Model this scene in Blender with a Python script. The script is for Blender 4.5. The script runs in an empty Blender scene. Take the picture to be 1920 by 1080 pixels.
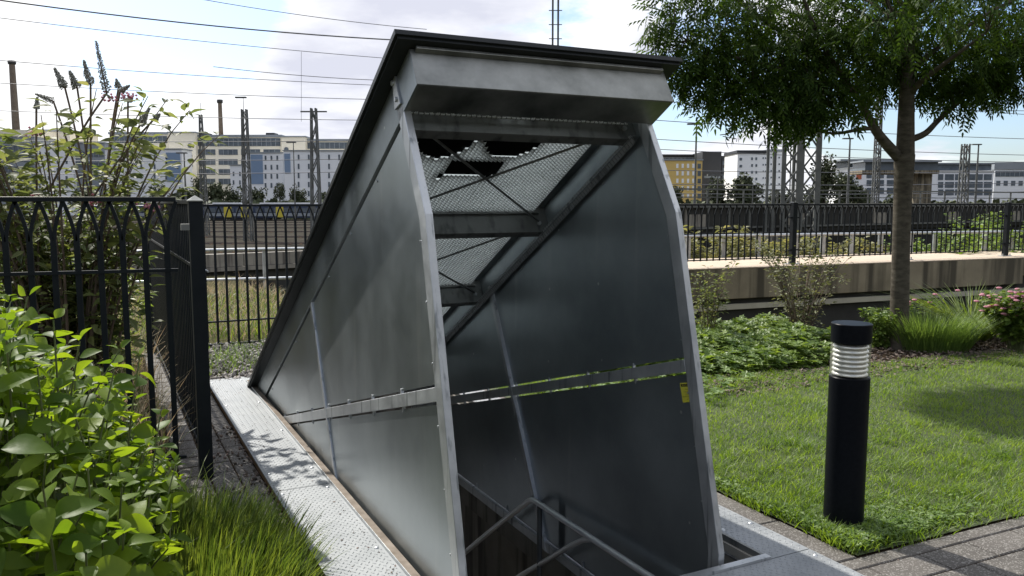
import bpy, math, random
import numpy as np
from mathutils import Vector, Matrix, noise as mnoise
R = math.radians
rng = np.random.default_rng(7)
random.seed(7)
scn = bpy.context.scene
col = scn.collection

# ------------------------------------------------------------------ camera
FPX, PITCH, CAMH = 1519.0, R(6.095), 1.6
cd = bpy.data.cameras.new('camera'); cam = bpy.data.objects.new('camera', cd); col.objects.link(cam)
cam.location = (0, 0, CAMH); cam.rotation_euler = (R(90) - PITCH, 0, 0)
cd.sensor_width = 36; cd.lens = 36 * FPX / 1920; cd.clip_start = .05; cd.clip_end = 3000
scn.camera = cam
scn.render.resolution_x = 1024; scn.render.resolution_y = 576

# ------------------------------------------------------------------ sun, sky, exposure
SUN_AZ = (-.622, .783); SUN_EL = R(46)
sd = bpy.data.lights.new('sun', 'SUN'); sd.energy = 5.0; sd.angle = R(.53); sd.color = (1, .95, .87)
sun = bpy.data.objects.new('sun', sd); col.objects.link(sun)
tosun = Vector((SUN_AZ[0]*math.cos(SUN_EL), SUN_AZ[1]*math.cos(SUN_EL), math.sin(SUN_EL))).normalized()
sun.rotation_euler = tosun.to_track_quat('Z', 'Y').to_euler(); sun.location = (-30, 20, 40)
W = bpy.data.worlds.new('World'); scn.world = W; W.use_nodes = True
wn, wl = W.node_tree.nodes, W.node_tree.links
wn.clear()
def wnode(t, **k):
    n = wn.new(t)
    for a, b in k.items(): setattr(n, a, b)
    return n
def wmath(op, a, b=None, c=None):
    n = wnode('ShaderNodeMath', operation=op)
    for i, v in enumerate((a, b, c)):
        if v is None: continue
        if isinstance(v, (int, float)): n.inputs[i].default_value = v
        else: wl.new(v, n.inputs[i])
    return n.outputs[0]
skyt = wnode('ShaderNodeTexSky', sky_type='NISHITA', sun_disc=False, sun_elevation=SUN_EL,
             sun_rotation=math.atan2(SUN_AZ[0], SUN_AZ[1]), air_density=1.0, dust_density=1.2, ozone_density=1.0)
tc = wnode('ShaderNodeTexCoord')
sep = wnode('ShaderNodeSeparateXYZ'); wl.new(tc.outputs['Generated'], sep.inputs[0])
den = wmath('ADD', wmath('ABSOLUTE', sep.outputs[2]), .16)
comb = wnode('ShaderNodeCombineXYZ')
wl.new(wmath('DIVIDE', sep.outputs[0], den), comb.inputs[0]); wl.new(wmath('DIVIDE', sep.outputs[1], den), comb.inputs[1])
n1 = wnode('ShaderNodeTexNoise'); n1.inputs['Scale'].default_value = 1.5; n1.inputs['Detail'].default_value = 12; n1.inputs['Roughness'].default_value = .6
mp = wnode('ShaderNodeMapping'); mp.inputs['Location'].default_value = (3.1, 1.7, .4); wl.new(comb.outputs[0], mp.inputs[0]); wl.new(mp.outputs[0], n1.inputs['Vector'])
n2 = wnode('ShaderNodeTexNoise'); n2.inputs['Scale'].default_value = 2.0; n2.inputs['Detail'].default_value = 9; n2.inputs['Roughness'].default_value = .55
mp2 = wnode('ShaderNodeMapping'); mp2.inputs['Location'].default_value = (-5.3, 4.2, 2.4); wl.new(comb.outputs[0], mp2.inputs[0]); wl.new(mp2.outputs[0], n2.inputs['Vector'])
def sdir(px, py):
    x = (px-960)/FPX; y = (540-py)/FPX
    return Vector((x, math.cos(PITCH)+y*math.sin(PITCH), -math.sin(PITCH)+y*math.cos(PITCH))).normalized()
def lobe(px, py, deg):       # a soft patch of sky around one compass direction
    d = sdir(px, py); v = wnode('ShaderNodeVectorMath', operation='DOT_PRODUCT')
    nv = wnode('ShaderNodeVectorMath', operation='NORMALIZE'); wl.new(tc.outputs['Generated'], nv.inputs[0])
    wl.new(nv.outputs[0], v.inputs[0]); v.inputs[1].default_value = d
    m = wnode('ShaderNodeMapRange'); m.inputs[1].default_value = math.cos(R(deg)); m.inputs[2].default_value = 1
    wl.new(v.outputs['Value'], m.inputs[0]); return m.outputs[0]
cl = n1.outputs[0]
hz_ = wnode('ShaderNodeMapRange'); hz_.inputs[1].default_value = .16; hz_.inputs[2].default_value = 0; hz_.inputs[3].default_value = .08; hz_.inputs[4].default_value = .26; wl.new(sep.outputs[2], hz_.inputs[0])
cl = wmath('ADD', cl, hz_.outputs[0])
for px, py, dg, am in ((300, 60, 7, -.3), (180, 40, 6, -.26), (450, 85, 5.5, -.26), (1270, 240, 4.5, -.33), (1330, 130, 6, -.3), (1890, 215, 6, -.32), (1560, 235, 4, -.2), (1750, 100, 9, -.25), (1640, 250, 3.5, -.2),
                       (1330, 320, 4, .2), (1780, 310, 7, .16), (120, 220, 12, .2), (640, 300, 12, .15), (800, 60, 9, .25), (620, 150, 6, .25)):
    cl = wmath('MULTIPLY_ADD', lobe(px, py, dg), am, cl)
mask = wnode('ShaderNodeMapRange', interpolation_type='SMOOTHSTEP'); mask.inputs[1].default_value = .42; mask.inputs[2].default_value = .60
wl.new(cl, mask.inputs[0])
gy = n2.outputs[0]
for px, py, dg, am in ((640, 110, 7, .22), (900, 30, 9, .26), (520, 230, 4, .1), (1390, 290, 4, .15), (120, 230, 14, -.2), (1100, 90, 4, -.2), (1250, 40, 6, .15)):
    gy = wmath('MULTIPLY_ADD', lobe(px, py, dg), am, gy)
cr = wnode('ShaderNodeValToRGB'); wl.new(gy, cr.inputs[0])
e = cr.color_ramp.elements
e[0].position = .42; e[0].color = (12.5, 12.6, 12.8, 1); e[1].position = .8; e[1].color = (7.6, 7.8, 9.0, 1)
mixs = wnode('ShaderNodeMixRGB'); wl.new(mask.outputs[0], mixs.inputs[0])
skb = wnode('ShaderNodeMixRGB', blend_type='MULTIPLY'); skb.inputs[0].default_value = 1; skb.inputs[2].default_value = (1.45, 1.6, 1.9, 1)
wl.new(skyt.outputs[0], skb.inputs[1]); wl.new(skb.outputs[0], mixs.inputs[1]); wl.new(cr.outputs[0], mixs.inputs[2])
# low sky behind the camera darkened, standing in for an unseen building there
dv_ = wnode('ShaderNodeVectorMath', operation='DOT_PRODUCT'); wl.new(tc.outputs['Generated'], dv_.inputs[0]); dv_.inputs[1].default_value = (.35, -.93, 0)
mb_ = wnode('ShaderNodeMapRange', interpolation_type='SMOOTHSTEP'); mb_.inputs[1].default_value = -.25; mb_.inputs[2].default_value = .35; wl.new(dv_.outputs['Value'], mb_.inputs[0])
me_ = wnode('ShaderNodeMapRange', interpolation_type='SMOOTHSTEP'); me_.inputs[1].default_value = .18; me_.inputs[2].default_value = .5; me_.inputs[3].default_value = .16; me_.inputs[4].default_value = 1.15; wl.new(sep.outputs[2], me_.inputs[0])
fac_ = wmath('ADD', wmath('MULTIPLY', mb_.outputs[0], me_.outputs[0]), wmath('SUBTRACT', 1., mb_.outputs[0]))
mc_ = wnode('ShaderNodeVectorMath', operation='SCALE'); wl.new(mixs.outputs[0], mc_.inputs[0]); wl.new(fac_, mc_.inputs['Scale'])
bg = wnode('ShaderNodeBackground'); bg.inputs[1].default_value = .075
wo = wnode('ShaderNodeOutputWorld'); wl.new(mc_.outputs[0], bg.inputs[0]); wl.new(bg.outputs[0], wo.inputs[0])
scn.view_settings.view_transform = 'Standard'; scn.view_settings.look = 'None'; scn.view_settings.exposure = 0.42; scn.view_settings.gamma = 1
scn.render.engine = 'CYCLES'; scn.cycles.max_bounces = 7; scn.cycles.transparent_max_bounces = 8

# ------------------------------------------------------------------ helpers
def at(px, py, Y):            # world point seen at a pixel, Y metres ahead (used only to work out real positions)
    x = (px-960)/FPX; y = (540-py)/FPX
    d = Vector((x, math.cos(PITCH)+y*math.sin(PITCH), -math.sin(PITCH)+y*math.cos(PITCH)))
    d *= Y/d.y; return Vector((d.x, Y, d.z+CAMH))
def tag(o, label=None, cat=None, group=None, kind=None):
    if label: o['label'] = label
    if cat: o['category'] = cat
    if group: o['group'] = group
    if kind: o['kind'] = kind
    return o
def empty(name, loc, label, cat, group=None, rz=0):
    o = bpy.data.objects.new(name, None); col.objects.link(o); o.location = loc; o.rotation_euler = (0, 0, rz)
    o.empty_display_size = .1
    return tag(o, label, cat, group)
class MB:
    def __init__(s): s.v = []; s.f = []; s.sm = []
    def add(s, vs, fs, smooth=False):
        b = len(s.v); s.v += [tuple(x) for x in vs]; s.f += [tuple(b+i for i in f) for f in fs]; s.sm += [smooth]*len(fs); return s
    def box(s, lo, hi, M=None):
        x0, y0, z0 = lo; x1, y1, z1 = hi
        vs = [Vector(p) for p in ((x0,y0,z0),(x1,y0,z0),(x1,y1,z0),(x0,y1,z0),(x0,y0,z1),(x1,y0,z1),(x1,y1,z1),(x0,y1,z1))]
        if M: vs = [M @ p for p in vs]
        return s.add(vs, [(0,3,2,1),(4,5,6,7),(0,1,5,4),(1,2,6,5),(2,3,7,6),(3,0,4,7)])
    def beam(s, p, q, w, h, up=(0,0,1)):
        p = Vector(p); q = Vector(q); d = (q-p).normalized(); up = Vector(up)
        if abs(d.dot(up)) > .98: up = Vector((1,0,0))
        x = d.cross(up).normalized(); y = x.cross(d).normalized()
        c = [x*(-w/2)+y*(-h/2), x*(w/2)+y*(-h/2), x*(w/2)+y*(h/2), x*(-w/2)+y*(h/2)]
        return s.add([p+k for k in c]+[q+k for k in c], [(0,1,2,3),(7,6,5,4),(0,4,5,1),(1,5,6,2),(2,6,7,3),(3,7,4,0)])
    def tube(s, pts, r, n=8, cap=True):
        pts = [Vector(p) for p in pts]; m = len(pts)
        rr = r if hasattr(r, '__len__') else [r]*m
        vs = []; ref = Vector((.13, .31, .94))
        for i, p in enumerate(pts):
            d = (pts[min(i+1, m-1)]-pts[max(i-1, 0)]).normalized()
            if abs(d.dot(ref)) > .95: ref = Vector((1, .1, 0)).normalized()
            x = d.cross(ref).normalized(); y = d.cross(x).normalized()
            for k in range(n):
                a = 2*math.pi*k/n; vs.append(p+(x*math.cos(a)+y*math.sin(a))*rr[i])
        fs = [(i*n+k, i*n+(k+1) % n, (i+1)*n+(k+1) % n, (i+1)*n+k) for i in range(m-1) for k in range(n)]
        s.add(vs, fs, True)
        if cap and rr[-1] > .002: s.add(vs[-n:], [tuple(range(n))]); s.add(vs[:n], [tuple(range(n-1, -1, -1))])
        return s
    def lathe(s, prof, n=32, c=(0,0,0), smooth=True):
        vs = [(c[0]+r*math.cos(2*math.pi*k/n), c[1]+r*math.sin(2*math.pi*k/n), c[2]+z) for r, z in prof for k in range(n)]
        fs = [(i*n+k, i*n+(k+1) % n, (i+1)*n+(k+1) % n, (i+1)*n+k) for i in range(len(prof)-1) for k in range(n)]
        return s.add(vs, fs, smooth)
    def prism(s, poly, fn, a, b):      # polygon (u,v) extruded between a and b, placed by fn(u,v,w)
        n = len(poly)
        vs = [fn(u, v, a) for u, v in poly]+[fn(u, v, b) for u, v in poly]
        return s.add(vs, [tuple(range(n)), tuple(range(2*n-1, n-1, -1))]+[(i, i+n, (i+1) % n+n, (i+1) % n) for i in range(n)])
    def build(s, name, mat, parent=None, bevel=0, loc=None):
        me = bpy.data.meshes.new(name); off = Vector(loc) if loc else Vector((0,0,0))
        me.from_pydata([Vector(v)-off for v in s.v], [], s.f); me.polygons.foreach_set('use_smooth', s.sm); me.update()
        import bmesh
        bm = bmesh.new(); bm.from_mesh(me); bmesh.ops.recalc_face_normals(bm, faces=bm.faces); bm.to_mesh(me); bm.free()
        me.materials.append(mat)
        o = bpy.data.objects.new(name, me); col.objects.link(o)
        if loc: o.location = off
        if parent: o.parent = parent
        if bevel:
            b = o.modifiers.new('bevel', 'BEVEL'); b.width = bevel; b.segments = 2; b.limit_method = 'ANGLE'; b.angle_limit = R(40)
        return o
def wtop(o, e):      # child of a thing placed with world coordinates
    o.parent = e; o.matrix_parent_inverse = Matrix.LocRotScale(e.location, e.rotation_euler, None).inverted(); return o
def npmesh(name, V, F, mat, smooth=False, parent=None):      # V (N,3), F (M,k)
    me = bpy.data.meshes.new(name); V = np.ascontiguousarray(V, dtype=np.float32); F = np.ascontiguousarray(F, dtype=np.int32)
    me.vertices.add(len(V)); me.vertices.foreach_set('co', V.ravel())
    k = F.shape[1]; me.loops.add(F.size); me.loops.foreach_set('vertex_index', F.ravel())
    me.polygons.add(len(F)); me.polygons.foreach_set('loop_start', np.arange(0, F.size, k, dtype=np.int32))
    me.polygons.foreach_set('loop_total', np.full(len(F), k, dtype=np.int32))
    me.polygons.foreach_set('use_smooth', np.full(len(F), smooth)); me.update(calc_edges=True)
    me.materials.append(mat); o = bpy.data.objects.new(name, me); col.objects.link(o)
    if parent: wtop(o, parent)
    return o
def inst(tv, tf, P, X, Y, Z, S):      # copies of a template with origin P, axes X Y Z, scale S
    tv = np.asarray(tv, float); tf = np.asarray(tf); S = np.asarray(S, float)
    if S.ndim == 1: S = np.stack([S]*3, 1)
    V = P[:, None, :] + tv[None, :, 0, None]*X[:, None, :]*S[:, None, 0:1] + tv[None, :, 1, None]*Y[:, None, :]*S[:, None, 1:2] + tv[None, :, 2, None]*Z[:, None, :]*S[:, None, 2:3]
    F = tf[None]+(np.arange(len(P))*len(tv))[:, None, None]
    return V.reshape(-1, 3), F.reshape(-1, tf.shape[1])
def nrm(a): return a/np.maximum(np.linalg.norm(a, axis=1, keepdims=True), 1e-9)
def frames(D, up):                    # Y along D, Z near up
    Y = nrm(D); X = nrm(np.cross(Y, up)); Z = np.cross(X, Y); return X, Y, Z
def join(parts):
    V = []; F = []; b = 0
    for v, f in parts: V.append(v); F.append(f+b); b += len(v)
    return np.concatenate(V), np.concatenate(F)
def leaf_t(w=.3, fold=.12, bend=.25, prof=(0, .62, 1, .86, .5, 0)):   # leaf of length 1 along Y
    k = len(prof); vs = []; fs = []
    for i, p in enumerate(prof):
        y = i/(k-1); z = -bend*y*y
        vs += [(-w*p, y, z+fold*p), (0, y, z), (w*p, y, z+fold*p)]
    for i in range(k-1):
        a = i*3; fs += [(a, a+1, a+4, a+3), (a+1, a+2, a+5, a+4)]
    return np.array(vs), np.array(fs)

# ------------------------------------------------------------------ materials
def mat(name, base, rough=.6, metal=0., var=None, vscale=4., vmul=(1, 1, 1), detail=5, rvar=0., bump=0., bscale=40., spec=.5, coord='Object', trans=0., island=0., streak=None):
    m = bpy.data.materials.new(name); m.use_nodes = True; nt = m.node_tree; N, L = nt.nodes, nt.links
    b = N['Principled BSDF']; b.inputs['Roughness'].default_value = rough; b.inputs['Metallic'].default_value = metal
    b.inputs['Specular IOR Level'].default_value = spec; b.inputs['Base Color'].default_value = (*base, 1)
    t = N.new('ShaderNodeTexCoord'); mp = N.new('ShaderNodeMapping'); L.new(t.outputs[coord], mp.inputs[0]); mp.inputs['Scale'].default_value = vmul
    out = None
    if var:
        nz = N.new('ShaderNodeTexNoise'); nz.inputs['Scale'].default_value = vscale; nz.inputs['Detail'].default_value = detail; nz.inputs['Roughness'].default_value = .6
        L.new(mp.outputs[0], nz.inputs['Vector'])
        cr = N.new('ShaderNodeValToRGB'); L.new(nz.outputs[0], cr.inputs[0]); E = cr.color_ramp.elements
        E[0].position = .3; E[0].color = (*base, 1); E[1].position = .7; E[1].color = (*var, 1); out = cr.outputs[0]
        if rvar:
            mr = N.new('ShaderNodeMapRange'); mr.inputs[3].default_value = rough-rvar; mr.inputs[4].default_value = rough+rvar; mr.inputs[1].default_value = .3; mr.inputs[2].default_value = .7
            L.new(nz.outputs[0], mr.inputs[0]); L.new(mr.outputs[0], b.inputs['Roughness'])
    if streak:       # darker or paler run-down marks, stretched in Z
        c2, sc, lo, hi = streak; ms = N.new('ShaderNodeMapping'); ms.inputs['Scale'].default_value = (sc, sc, sc*.06); L.new(t.outputs[coord], ms.inputs[0])
        ns = N.new('ShaderNodeTexNoise'); ns.inputs['Scale'].default_value = 1; ns.inputs['Detail'].default_value = 6; L.new(ms.outputs[0], ns.inputs['Vector'])
        mr = N.new('ShaderNodeMapRange'); mr.inputs[1].default_value = lo; mr.inputs[2].default_value = hi; L.new(ns.outputs[0], mr.inputs[0])
        mx = N.new('ShaderNodeMixRGB'); L.new(mr.outputs[0], mx.inputs[0]); mx.inputs[2].default_value = (*c2, 1)
        if out: L.new(out, mx.inputs[1])
        else: mx.inputs[1].default_value = (*base, 1)
        out = mx.outputs[0]
    if island:
        g = N.new('ShaderNodeNewGeometry'); hs = N.new('ShaderNodeHueSaturation')
        mr = N.new('ShaderNodeMapRange'); mr.inputs[3].default_value = 1-island; mr.inputs[4].default_value = 1+island; L.new(g.outputs['Random Per Island'], mr.inputs[0]); L.new(mr.outputs[0], hs.inputs['Value'])
        m2 = N.new('ShaderNodeMapRange'); m2.inputs[3].default_value = .5+island*.035; m2.inputs[4].default_value = .5-island*.05; L.new(g.outputs['Random Per Island'], m2.inputs[0]); L.new(m2.outputs[0], hs.inputs['Hue'])
        if out: L.new(out, hs.inputs['Color'])
        else: hs.inputs['Color'].default_value = (*base, 1)
        out = hs.outputs[0]
    if out: L.new(out, b.inputs['Base Color'])
    if bump:
        nb = N.new('ShaderNodeTexNoise'); nb.inputs['Scale'].default_value = bscale; nb.inputs['Detail'].default_value = 4; L.new(mp.outputs[0], nb.inputs['Vector'])
        bp = N.new('ShaderNodeBump'); bp.inputs['Strength'].default_value = bump; bp.inputs['Distance'].default_value = min(.01, .12/bscale); L.new(nb.outputs[0], bp.inputs['Height']); L.new(bp.outputs[0], b.inputs['Normal'])
    if trans:
        tr = N.new('ShaderNodeBsdfTranslucent'); mx = N.new('ShaderNodeMixShader'); mx.inputs[0].default_value = trans
        br = N.new('ShaderNodeHueSaturation'); br.inputs['Value'].default_value = 1.9; br.inputs['Saturation'].default_value = 1.12; br.inputs['Hue'].default_value = .485
        if out: L.new(out, br.inputs['Color'])
        else: br.inputs['Color'].default_value = (*base, 1)
        L.new(br.outputs[0], tr.inputs[0]); L.new(b.outputs[0], mx.inputs[1]); L.new(tr.outputs[0], mx.inputs[2])
        L.new(mx.outputs[0], N['Material Output'].inputs[0])
    return m
M = {}
M['galv'] = mat('galvanised_steel', (.17, .2, .215), .42, .85, (.35, .385, .405), 2.6, rvar=.1, bump=.12, bscale=6, streak=((.36, .38, .39), 9, .6, .9))
M['galvsheet'] = mat('galvanised_sheet', (.25, .285, .305), .36, .86, (.40, .44, .46), 1.8, detail=9, rvar=.06, bump=.14, bscale=3.0, streak=((.46, .48, .48), 11, .62, .9))
def specks(m, scale, thr, colr):       # scattered small droppings and spatter
    nt = m.node_tree; N, L = nt.nodes, nt.links; b = N['Principled BSDF']; src = b.inputs['Base Color'].links[0].from_socket
    v = N.new('ShaderNodeTexVoronoi'); v.inputs['Scale'].default_value = scale; L.new(N['Texture Coordinate'].outputs['Object'], v.inputs['Vector'])
    r = N.new('ShaderNodeMapRange'); r.inputs[1].default_value = thr; r.inputs[2].default_value = thr*.6; L.new(v.outputs['Distance'], r.inputs[0])
    mx = N.new('ShaderNodeMixRGB'); L.new(r.outputs[0], mx.inputs[0]); L.new(src, mx.inputs[1]); mx.inputs[2].default_value = (*colr, 1); L.new(mx.outputs[0], b.inputs['Base Color'])
specks(M['galvsheet'], 4.5, .045, (.6, .62, .6)); specks(M['galv'], 6, .05, (.55, .57, .55))
M['galvpost'] = mat('galvanised_post', (.40, .42, .44), .45, .75, (.56, .58, .59), 7, rvar=.1, bump=.2, bscale=30, streak=((.25, .27, .28), 25, .58, .66))
M['galvbeam'] = mat('galvanised_beam', (.16, .165, .16), .5, .7, (.24, .245, .24), 3, streak=((.07, .075, .075), 16, .52, .72))
M['fascia'] = mat('weathered_zinc', (.11, .118, .112), .42, .85, (.36, .37, .355), 3.2, rvar=.1, bump=.15, bscale=12)
M['blackmat'] = mat('black_debris', (.01, .011, .011), .8, 0, spec=.1)
M['hrail'] = mat('polished_galvanised_tube', (.72, .73, .74), .34, .7, (.8, .81, .82), 6, rvar=.06)
M['roof'] = mat('dark_roof_sheet', (.014, .017, .019), .38, .0, (.024, .027, .028), 5, spec=.15)
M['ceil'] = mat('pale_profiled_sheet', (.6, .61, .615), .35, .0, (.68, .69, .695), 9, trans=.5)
M['added_grp'] = mat('added_translucent_plastic', (.4, .42, .43), .4, 0, (.45, .47, .48), 3, trans=.5)
M['tread'] = mat('tread_plate', (.2, .215, .225), .6, .3, (.29, .305, .315), 5, rvar=.08, bump=.08, bscale=60)
M['black'] = mat('anthracite_paint', (.011, .014, .017), .42, 0, (.018, .021, .024), 6, bump=.1, bscale=80, spec=.12)
M['bollard'] = mat('black_powder_coat', (.006, .007, .009), .36, 0, (.009, .0105, .013), 60, bump=.12, bscale=350, spec=.04)
M['conc'] = mat('weathered_concrete', (.2, .17, .115), .9, 0, (.33, .285, .2), 1.6, bump=.4, bscale=30, streak=((.075, .065, .045), 3.6, .44, .6))
M['ledge'] = mat('pale_ledge', (.36, .34, .27), .85, 0, (.46, .44, .36), 3)
M['coping'] = mat('pale_coping', (.42, .34, .26), .85, 0, (.52, .43, .33), 5, bump=.3, bscale=50)
M['wood'] = mat('brown_edge_board', (.17, .145, .12), .7, 0, (.27, .235, .2), 14, bump=.2, spec=.0)
M['rust'] = mat('rusty_edge', (.12, .08, .05), .8, 0, (.2, .14, .09), 20, spec=.0)
M['darkwall'] = mat('dark_render', (.045, .045, .043), .85, 0, (.06, .06, .056), 3, bump=.2, spec=.0)
M['pit'] = mat('stairwell_concrete', (.2, .185, .16), .85, 0, (.29, .27, .23), 4, bump=.3, streak=((.09, .08, .07), 9, .5, .66))
def paver_mat():
    m = mat('speckled_paver', (.062, .056, .049), .85, 0, (.1, .091, .08), 3, bump=.5, bscale=140, island=.1)
    nt = m.node_tree; N, L = nt.nodes, nt.links; b = N['Principled BSDF']; src = b.inputs['Base Color'].links[0].from_socket
    t = N['Texture Coordinate']; v = N.new('ShaderNodeTexVoronoi'); v.inputs['Scale'].default_value = 170; L.new(t.outputs['Object'], v.inputs['Vector'])
    c = N.new('ShaderNodeValToRGB'); L.new(v.outputs['Color'], c.inputs[0]); c.color_ramp.elements[0].position = .70; c.color_ramp.elements[0].color = (0,0,0,1); c.color_ramp.elements[1].position = .74
    mx = N.new('ShaderNodeMixRGB'); L.new(c.outputs[0], mx.inputs[0]); L.new(src, mx.inputs[1]); mx.inputs[2].default_value = (.19, .18, .165, 1); L.new(mx.outputs[0], b.inputs['Base Color'])
    return m
M['paver'] = paver_mat()
M['soil'] = mat('soil', (.025, .018, .013), .95, 0, (.05, .038, .027), 12, bump=.8, bscale=60, spec=.0)
M['turf'] = mat('turf_soil', (.03, .045, .015), .95, 0, (.06, .075, .025), 6, bump=.8, bscale=80)
M['ground'] = mat('rough_ground', (.06, .055, .035), .95, 0, (.08, .08, .04), .8, detail=8, bump=.5, bscale=12, spec=0)
M['grass'] = mat('lawn_grass', (.075, .145, .018), .5, 0, (.15, .23, .038), 2.2, trans=.5, island=.3, coord='Object')
M['weed'] = mat('clover_weed', (.1, .17, .04), .55, 0, (.14, .22, .05), 8, trans=.35, island=.25)
M['hydr'] = mat('shrub_leaf', (.07, .13, .018), .45, 0, (.14, .21, .03), 4, trans=.52, island=.36, bump=.35, bscale=45, spec=.16)
M['sedge'] = mat('sedge_blade', (.055, .1, .018), .5, 0, (.12, .165, .032), 9, trans=.4, island=.4)
M['bud'] = mat('dull_leaf', (.07, .105, .03), .6, 0, (.13, .145, .05), 3, trans=.45, island=.4)
M['wild'] = mat('wild_leaf', (.11, .13, .04), .55, 0, (.2, .19, .07), 2, trans=.4, island=.4)
M['twigleaf'] = mat('small_dull_leaf', (.085, .1, .035), .6, 0, (.14, .15, .055), 3, trans=.25, island=.4)
M['ash'] = mat('ash_leaf', (.024, .05, .009), .55, 0, (.045, .085, .014), 1.5, spec=.12, trans=.38, island=.3)
M['gera'] = mat('geranium_leaf', (.085, .15, .028), .5, 0, (.15, .22, .045), 3, trans=.35, island=.3)
M['straw'] = mat('dry_stalk', (.3, .24, .14), .8, 0, (.42, .35, .22), 5, trans=.2, island=.3)
M['stem'] = mat('green_stem', (.09, .12, .04), .6, 0, (.13, .15, .06), 9)
M['twig'] = mat('brown_stem', (.09, .07, .05), .8, 0, (.14, .1, .07), 9)
M['bark'] = mat('smooth_bark', (.045, .039, .03), .9, 0, (.115, .102, .08), 9, spec=.1, vmul=(1, 1, 2.5), bump=.6, bscale=28)
M['pink'] = mat('pink_flower', (.42, .16, .22), .7, 0, (.55, .28, .33), 30, trans=.2)
M['spike'] = mat('faded_flower_spike', (.16, .17, .14), .8, 0, (.2, .2, .17), 60, island=.3)
M['stone'] = mat('gravel_stone', (.22, .2, .18), .85, 0, (.36, .34, .32), 12, island=.3)
M['chip'] = mat('bark_chip', (.05, .035, .025), .85, 0, (.2, .16, .13), 15, island=.5)
M['fartree'] = mat('distant_foliage', (.035, .05, .02), .8, 0, (.07, .085, .035), .25, island=.4)
M['beige'] = mat('cream_facade', (.88, .82, .67), .85, 0, (.94, .88, .74), .05)
M['white'] = mat('white_facade', (.86, .88, .9), .8, 0, (.93, .94, .95), .08)
M['glass'] = mat('window_glass', (.08, .1, .12), .25, 0, (.16, .19, .22), .4)
M['blueglass'] = mat('blue_panel', (.2, .29, .43), .3, 0, (.25, .34, .48), .1)
M['greyroof'] = mat('grey_roof', (.25, .28, .31), .6, 0, (.3, .33, .36), .1)
M['yellow'] = mat('ochre_facade', (.66, .47, .16), .85, 0, (.74, .54, .2), .1)
M['charcoal'] = mat('charcoal_facade', (.02, .022, .026), .6, 0, (.035, .037, .04), .1)
M['brick'] = mat('chimney_brick', (.13, .1, .08), .9, 0, (.2, .17, .14), .4)
M['mast'] = mat('mast_steel', (.1, .105, .1), .6, .2, (.16, .165, .158), 2.5, spec=.25)
M['wire'] = mat('overhead_wire', (.12, .125, .14), .6)
M['blue'] = mat('train_blue', (.02, .035, .075), .3, 0, (.025, .04, .085), 1)
M['trainy'] = mat('train_yellow', (.62, .52, .06), .4)
M['lens'] = None
M['red'] = mat('orange_panel', (.5, .13, .06), .6)
M['signy'] = mat('yellow_sticker', (.55, .53, .05), .5)
M['signk'] = mat('black_print', (.015, .015, .012), .6)
M['ballast'] = mat('track_ballast', (.035, .033, .028), .95, 0, (.07, .065, .055), .5, detail=8, bump=.5, bscale=8, spec=0)
M['rail'] = mat('rail_steel', (.16, .14, .125), .6, .2, (.2, .17, .15), 1, spec=.0)

def seams_and_row_shade():
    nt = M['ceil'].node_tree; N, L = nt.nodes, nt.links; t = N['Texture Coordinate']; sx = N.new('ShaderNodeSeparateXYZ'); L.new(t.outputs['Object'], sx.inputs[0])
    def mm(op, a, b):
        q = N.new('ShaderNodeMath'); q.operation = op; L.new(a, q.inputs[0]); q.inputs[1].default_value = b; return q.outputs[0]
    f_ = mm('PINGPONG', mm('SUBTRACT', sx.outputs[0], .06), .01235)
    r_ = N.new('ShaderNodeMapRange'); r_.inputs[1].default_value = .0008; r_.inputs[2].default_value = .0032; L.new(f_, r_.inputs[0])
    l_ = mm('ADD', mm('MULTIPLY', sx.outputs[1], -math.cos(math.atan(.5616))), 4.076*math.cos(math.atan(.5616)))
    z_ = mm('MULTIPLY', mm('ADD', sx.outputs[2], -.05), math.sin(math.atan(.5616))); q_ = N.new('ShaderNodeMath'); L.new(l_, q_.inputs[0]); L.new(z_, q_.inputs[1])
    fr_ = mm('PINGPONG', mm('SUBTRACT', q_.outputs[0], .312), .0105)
    r2 = N.new('ShaderNodeMapRange'); r2.inputs[1].default_value = .0005; r2.inputs[2].default_value = .006; r2.inputs[3].default_value = .35; L.new(fr_, r2.inputs[0])  # soft darkening between bump rows: relief shade put into the colour
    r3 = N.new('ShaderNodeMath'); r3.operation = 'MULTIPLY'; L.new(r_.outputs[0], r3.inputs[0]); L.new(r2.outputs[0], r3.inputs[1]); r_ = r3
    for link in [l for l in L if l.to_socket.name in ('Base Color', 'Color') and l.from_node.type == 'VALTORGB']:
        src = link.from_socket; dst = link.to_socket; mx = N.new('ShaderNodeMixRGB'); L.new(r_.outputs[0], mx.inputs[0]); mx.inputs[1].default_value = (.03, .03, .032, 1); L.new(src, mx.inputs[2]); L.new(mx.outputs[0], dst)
seams_and_row_shade()
# ------------------------------------------------------------------ the hood's own frame: s towards the entrance, n to the right, z up
A = R(27.016); O = Vector((-.3313, 3.1496, 0)); U = Vector((math.sin(A), -math.cos(A), 0)); Nn = Vector((math.cos(A), math.sin(A), 0))
Wd = 1.2514
def sn(s, n, z=0.): return O+U*s+Nn*n+Vector((0, 0, z))
def loc(s, n, z): return Vector((n, -s, z))        # in the hood's local axes (x = n, y = -s)

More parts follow.
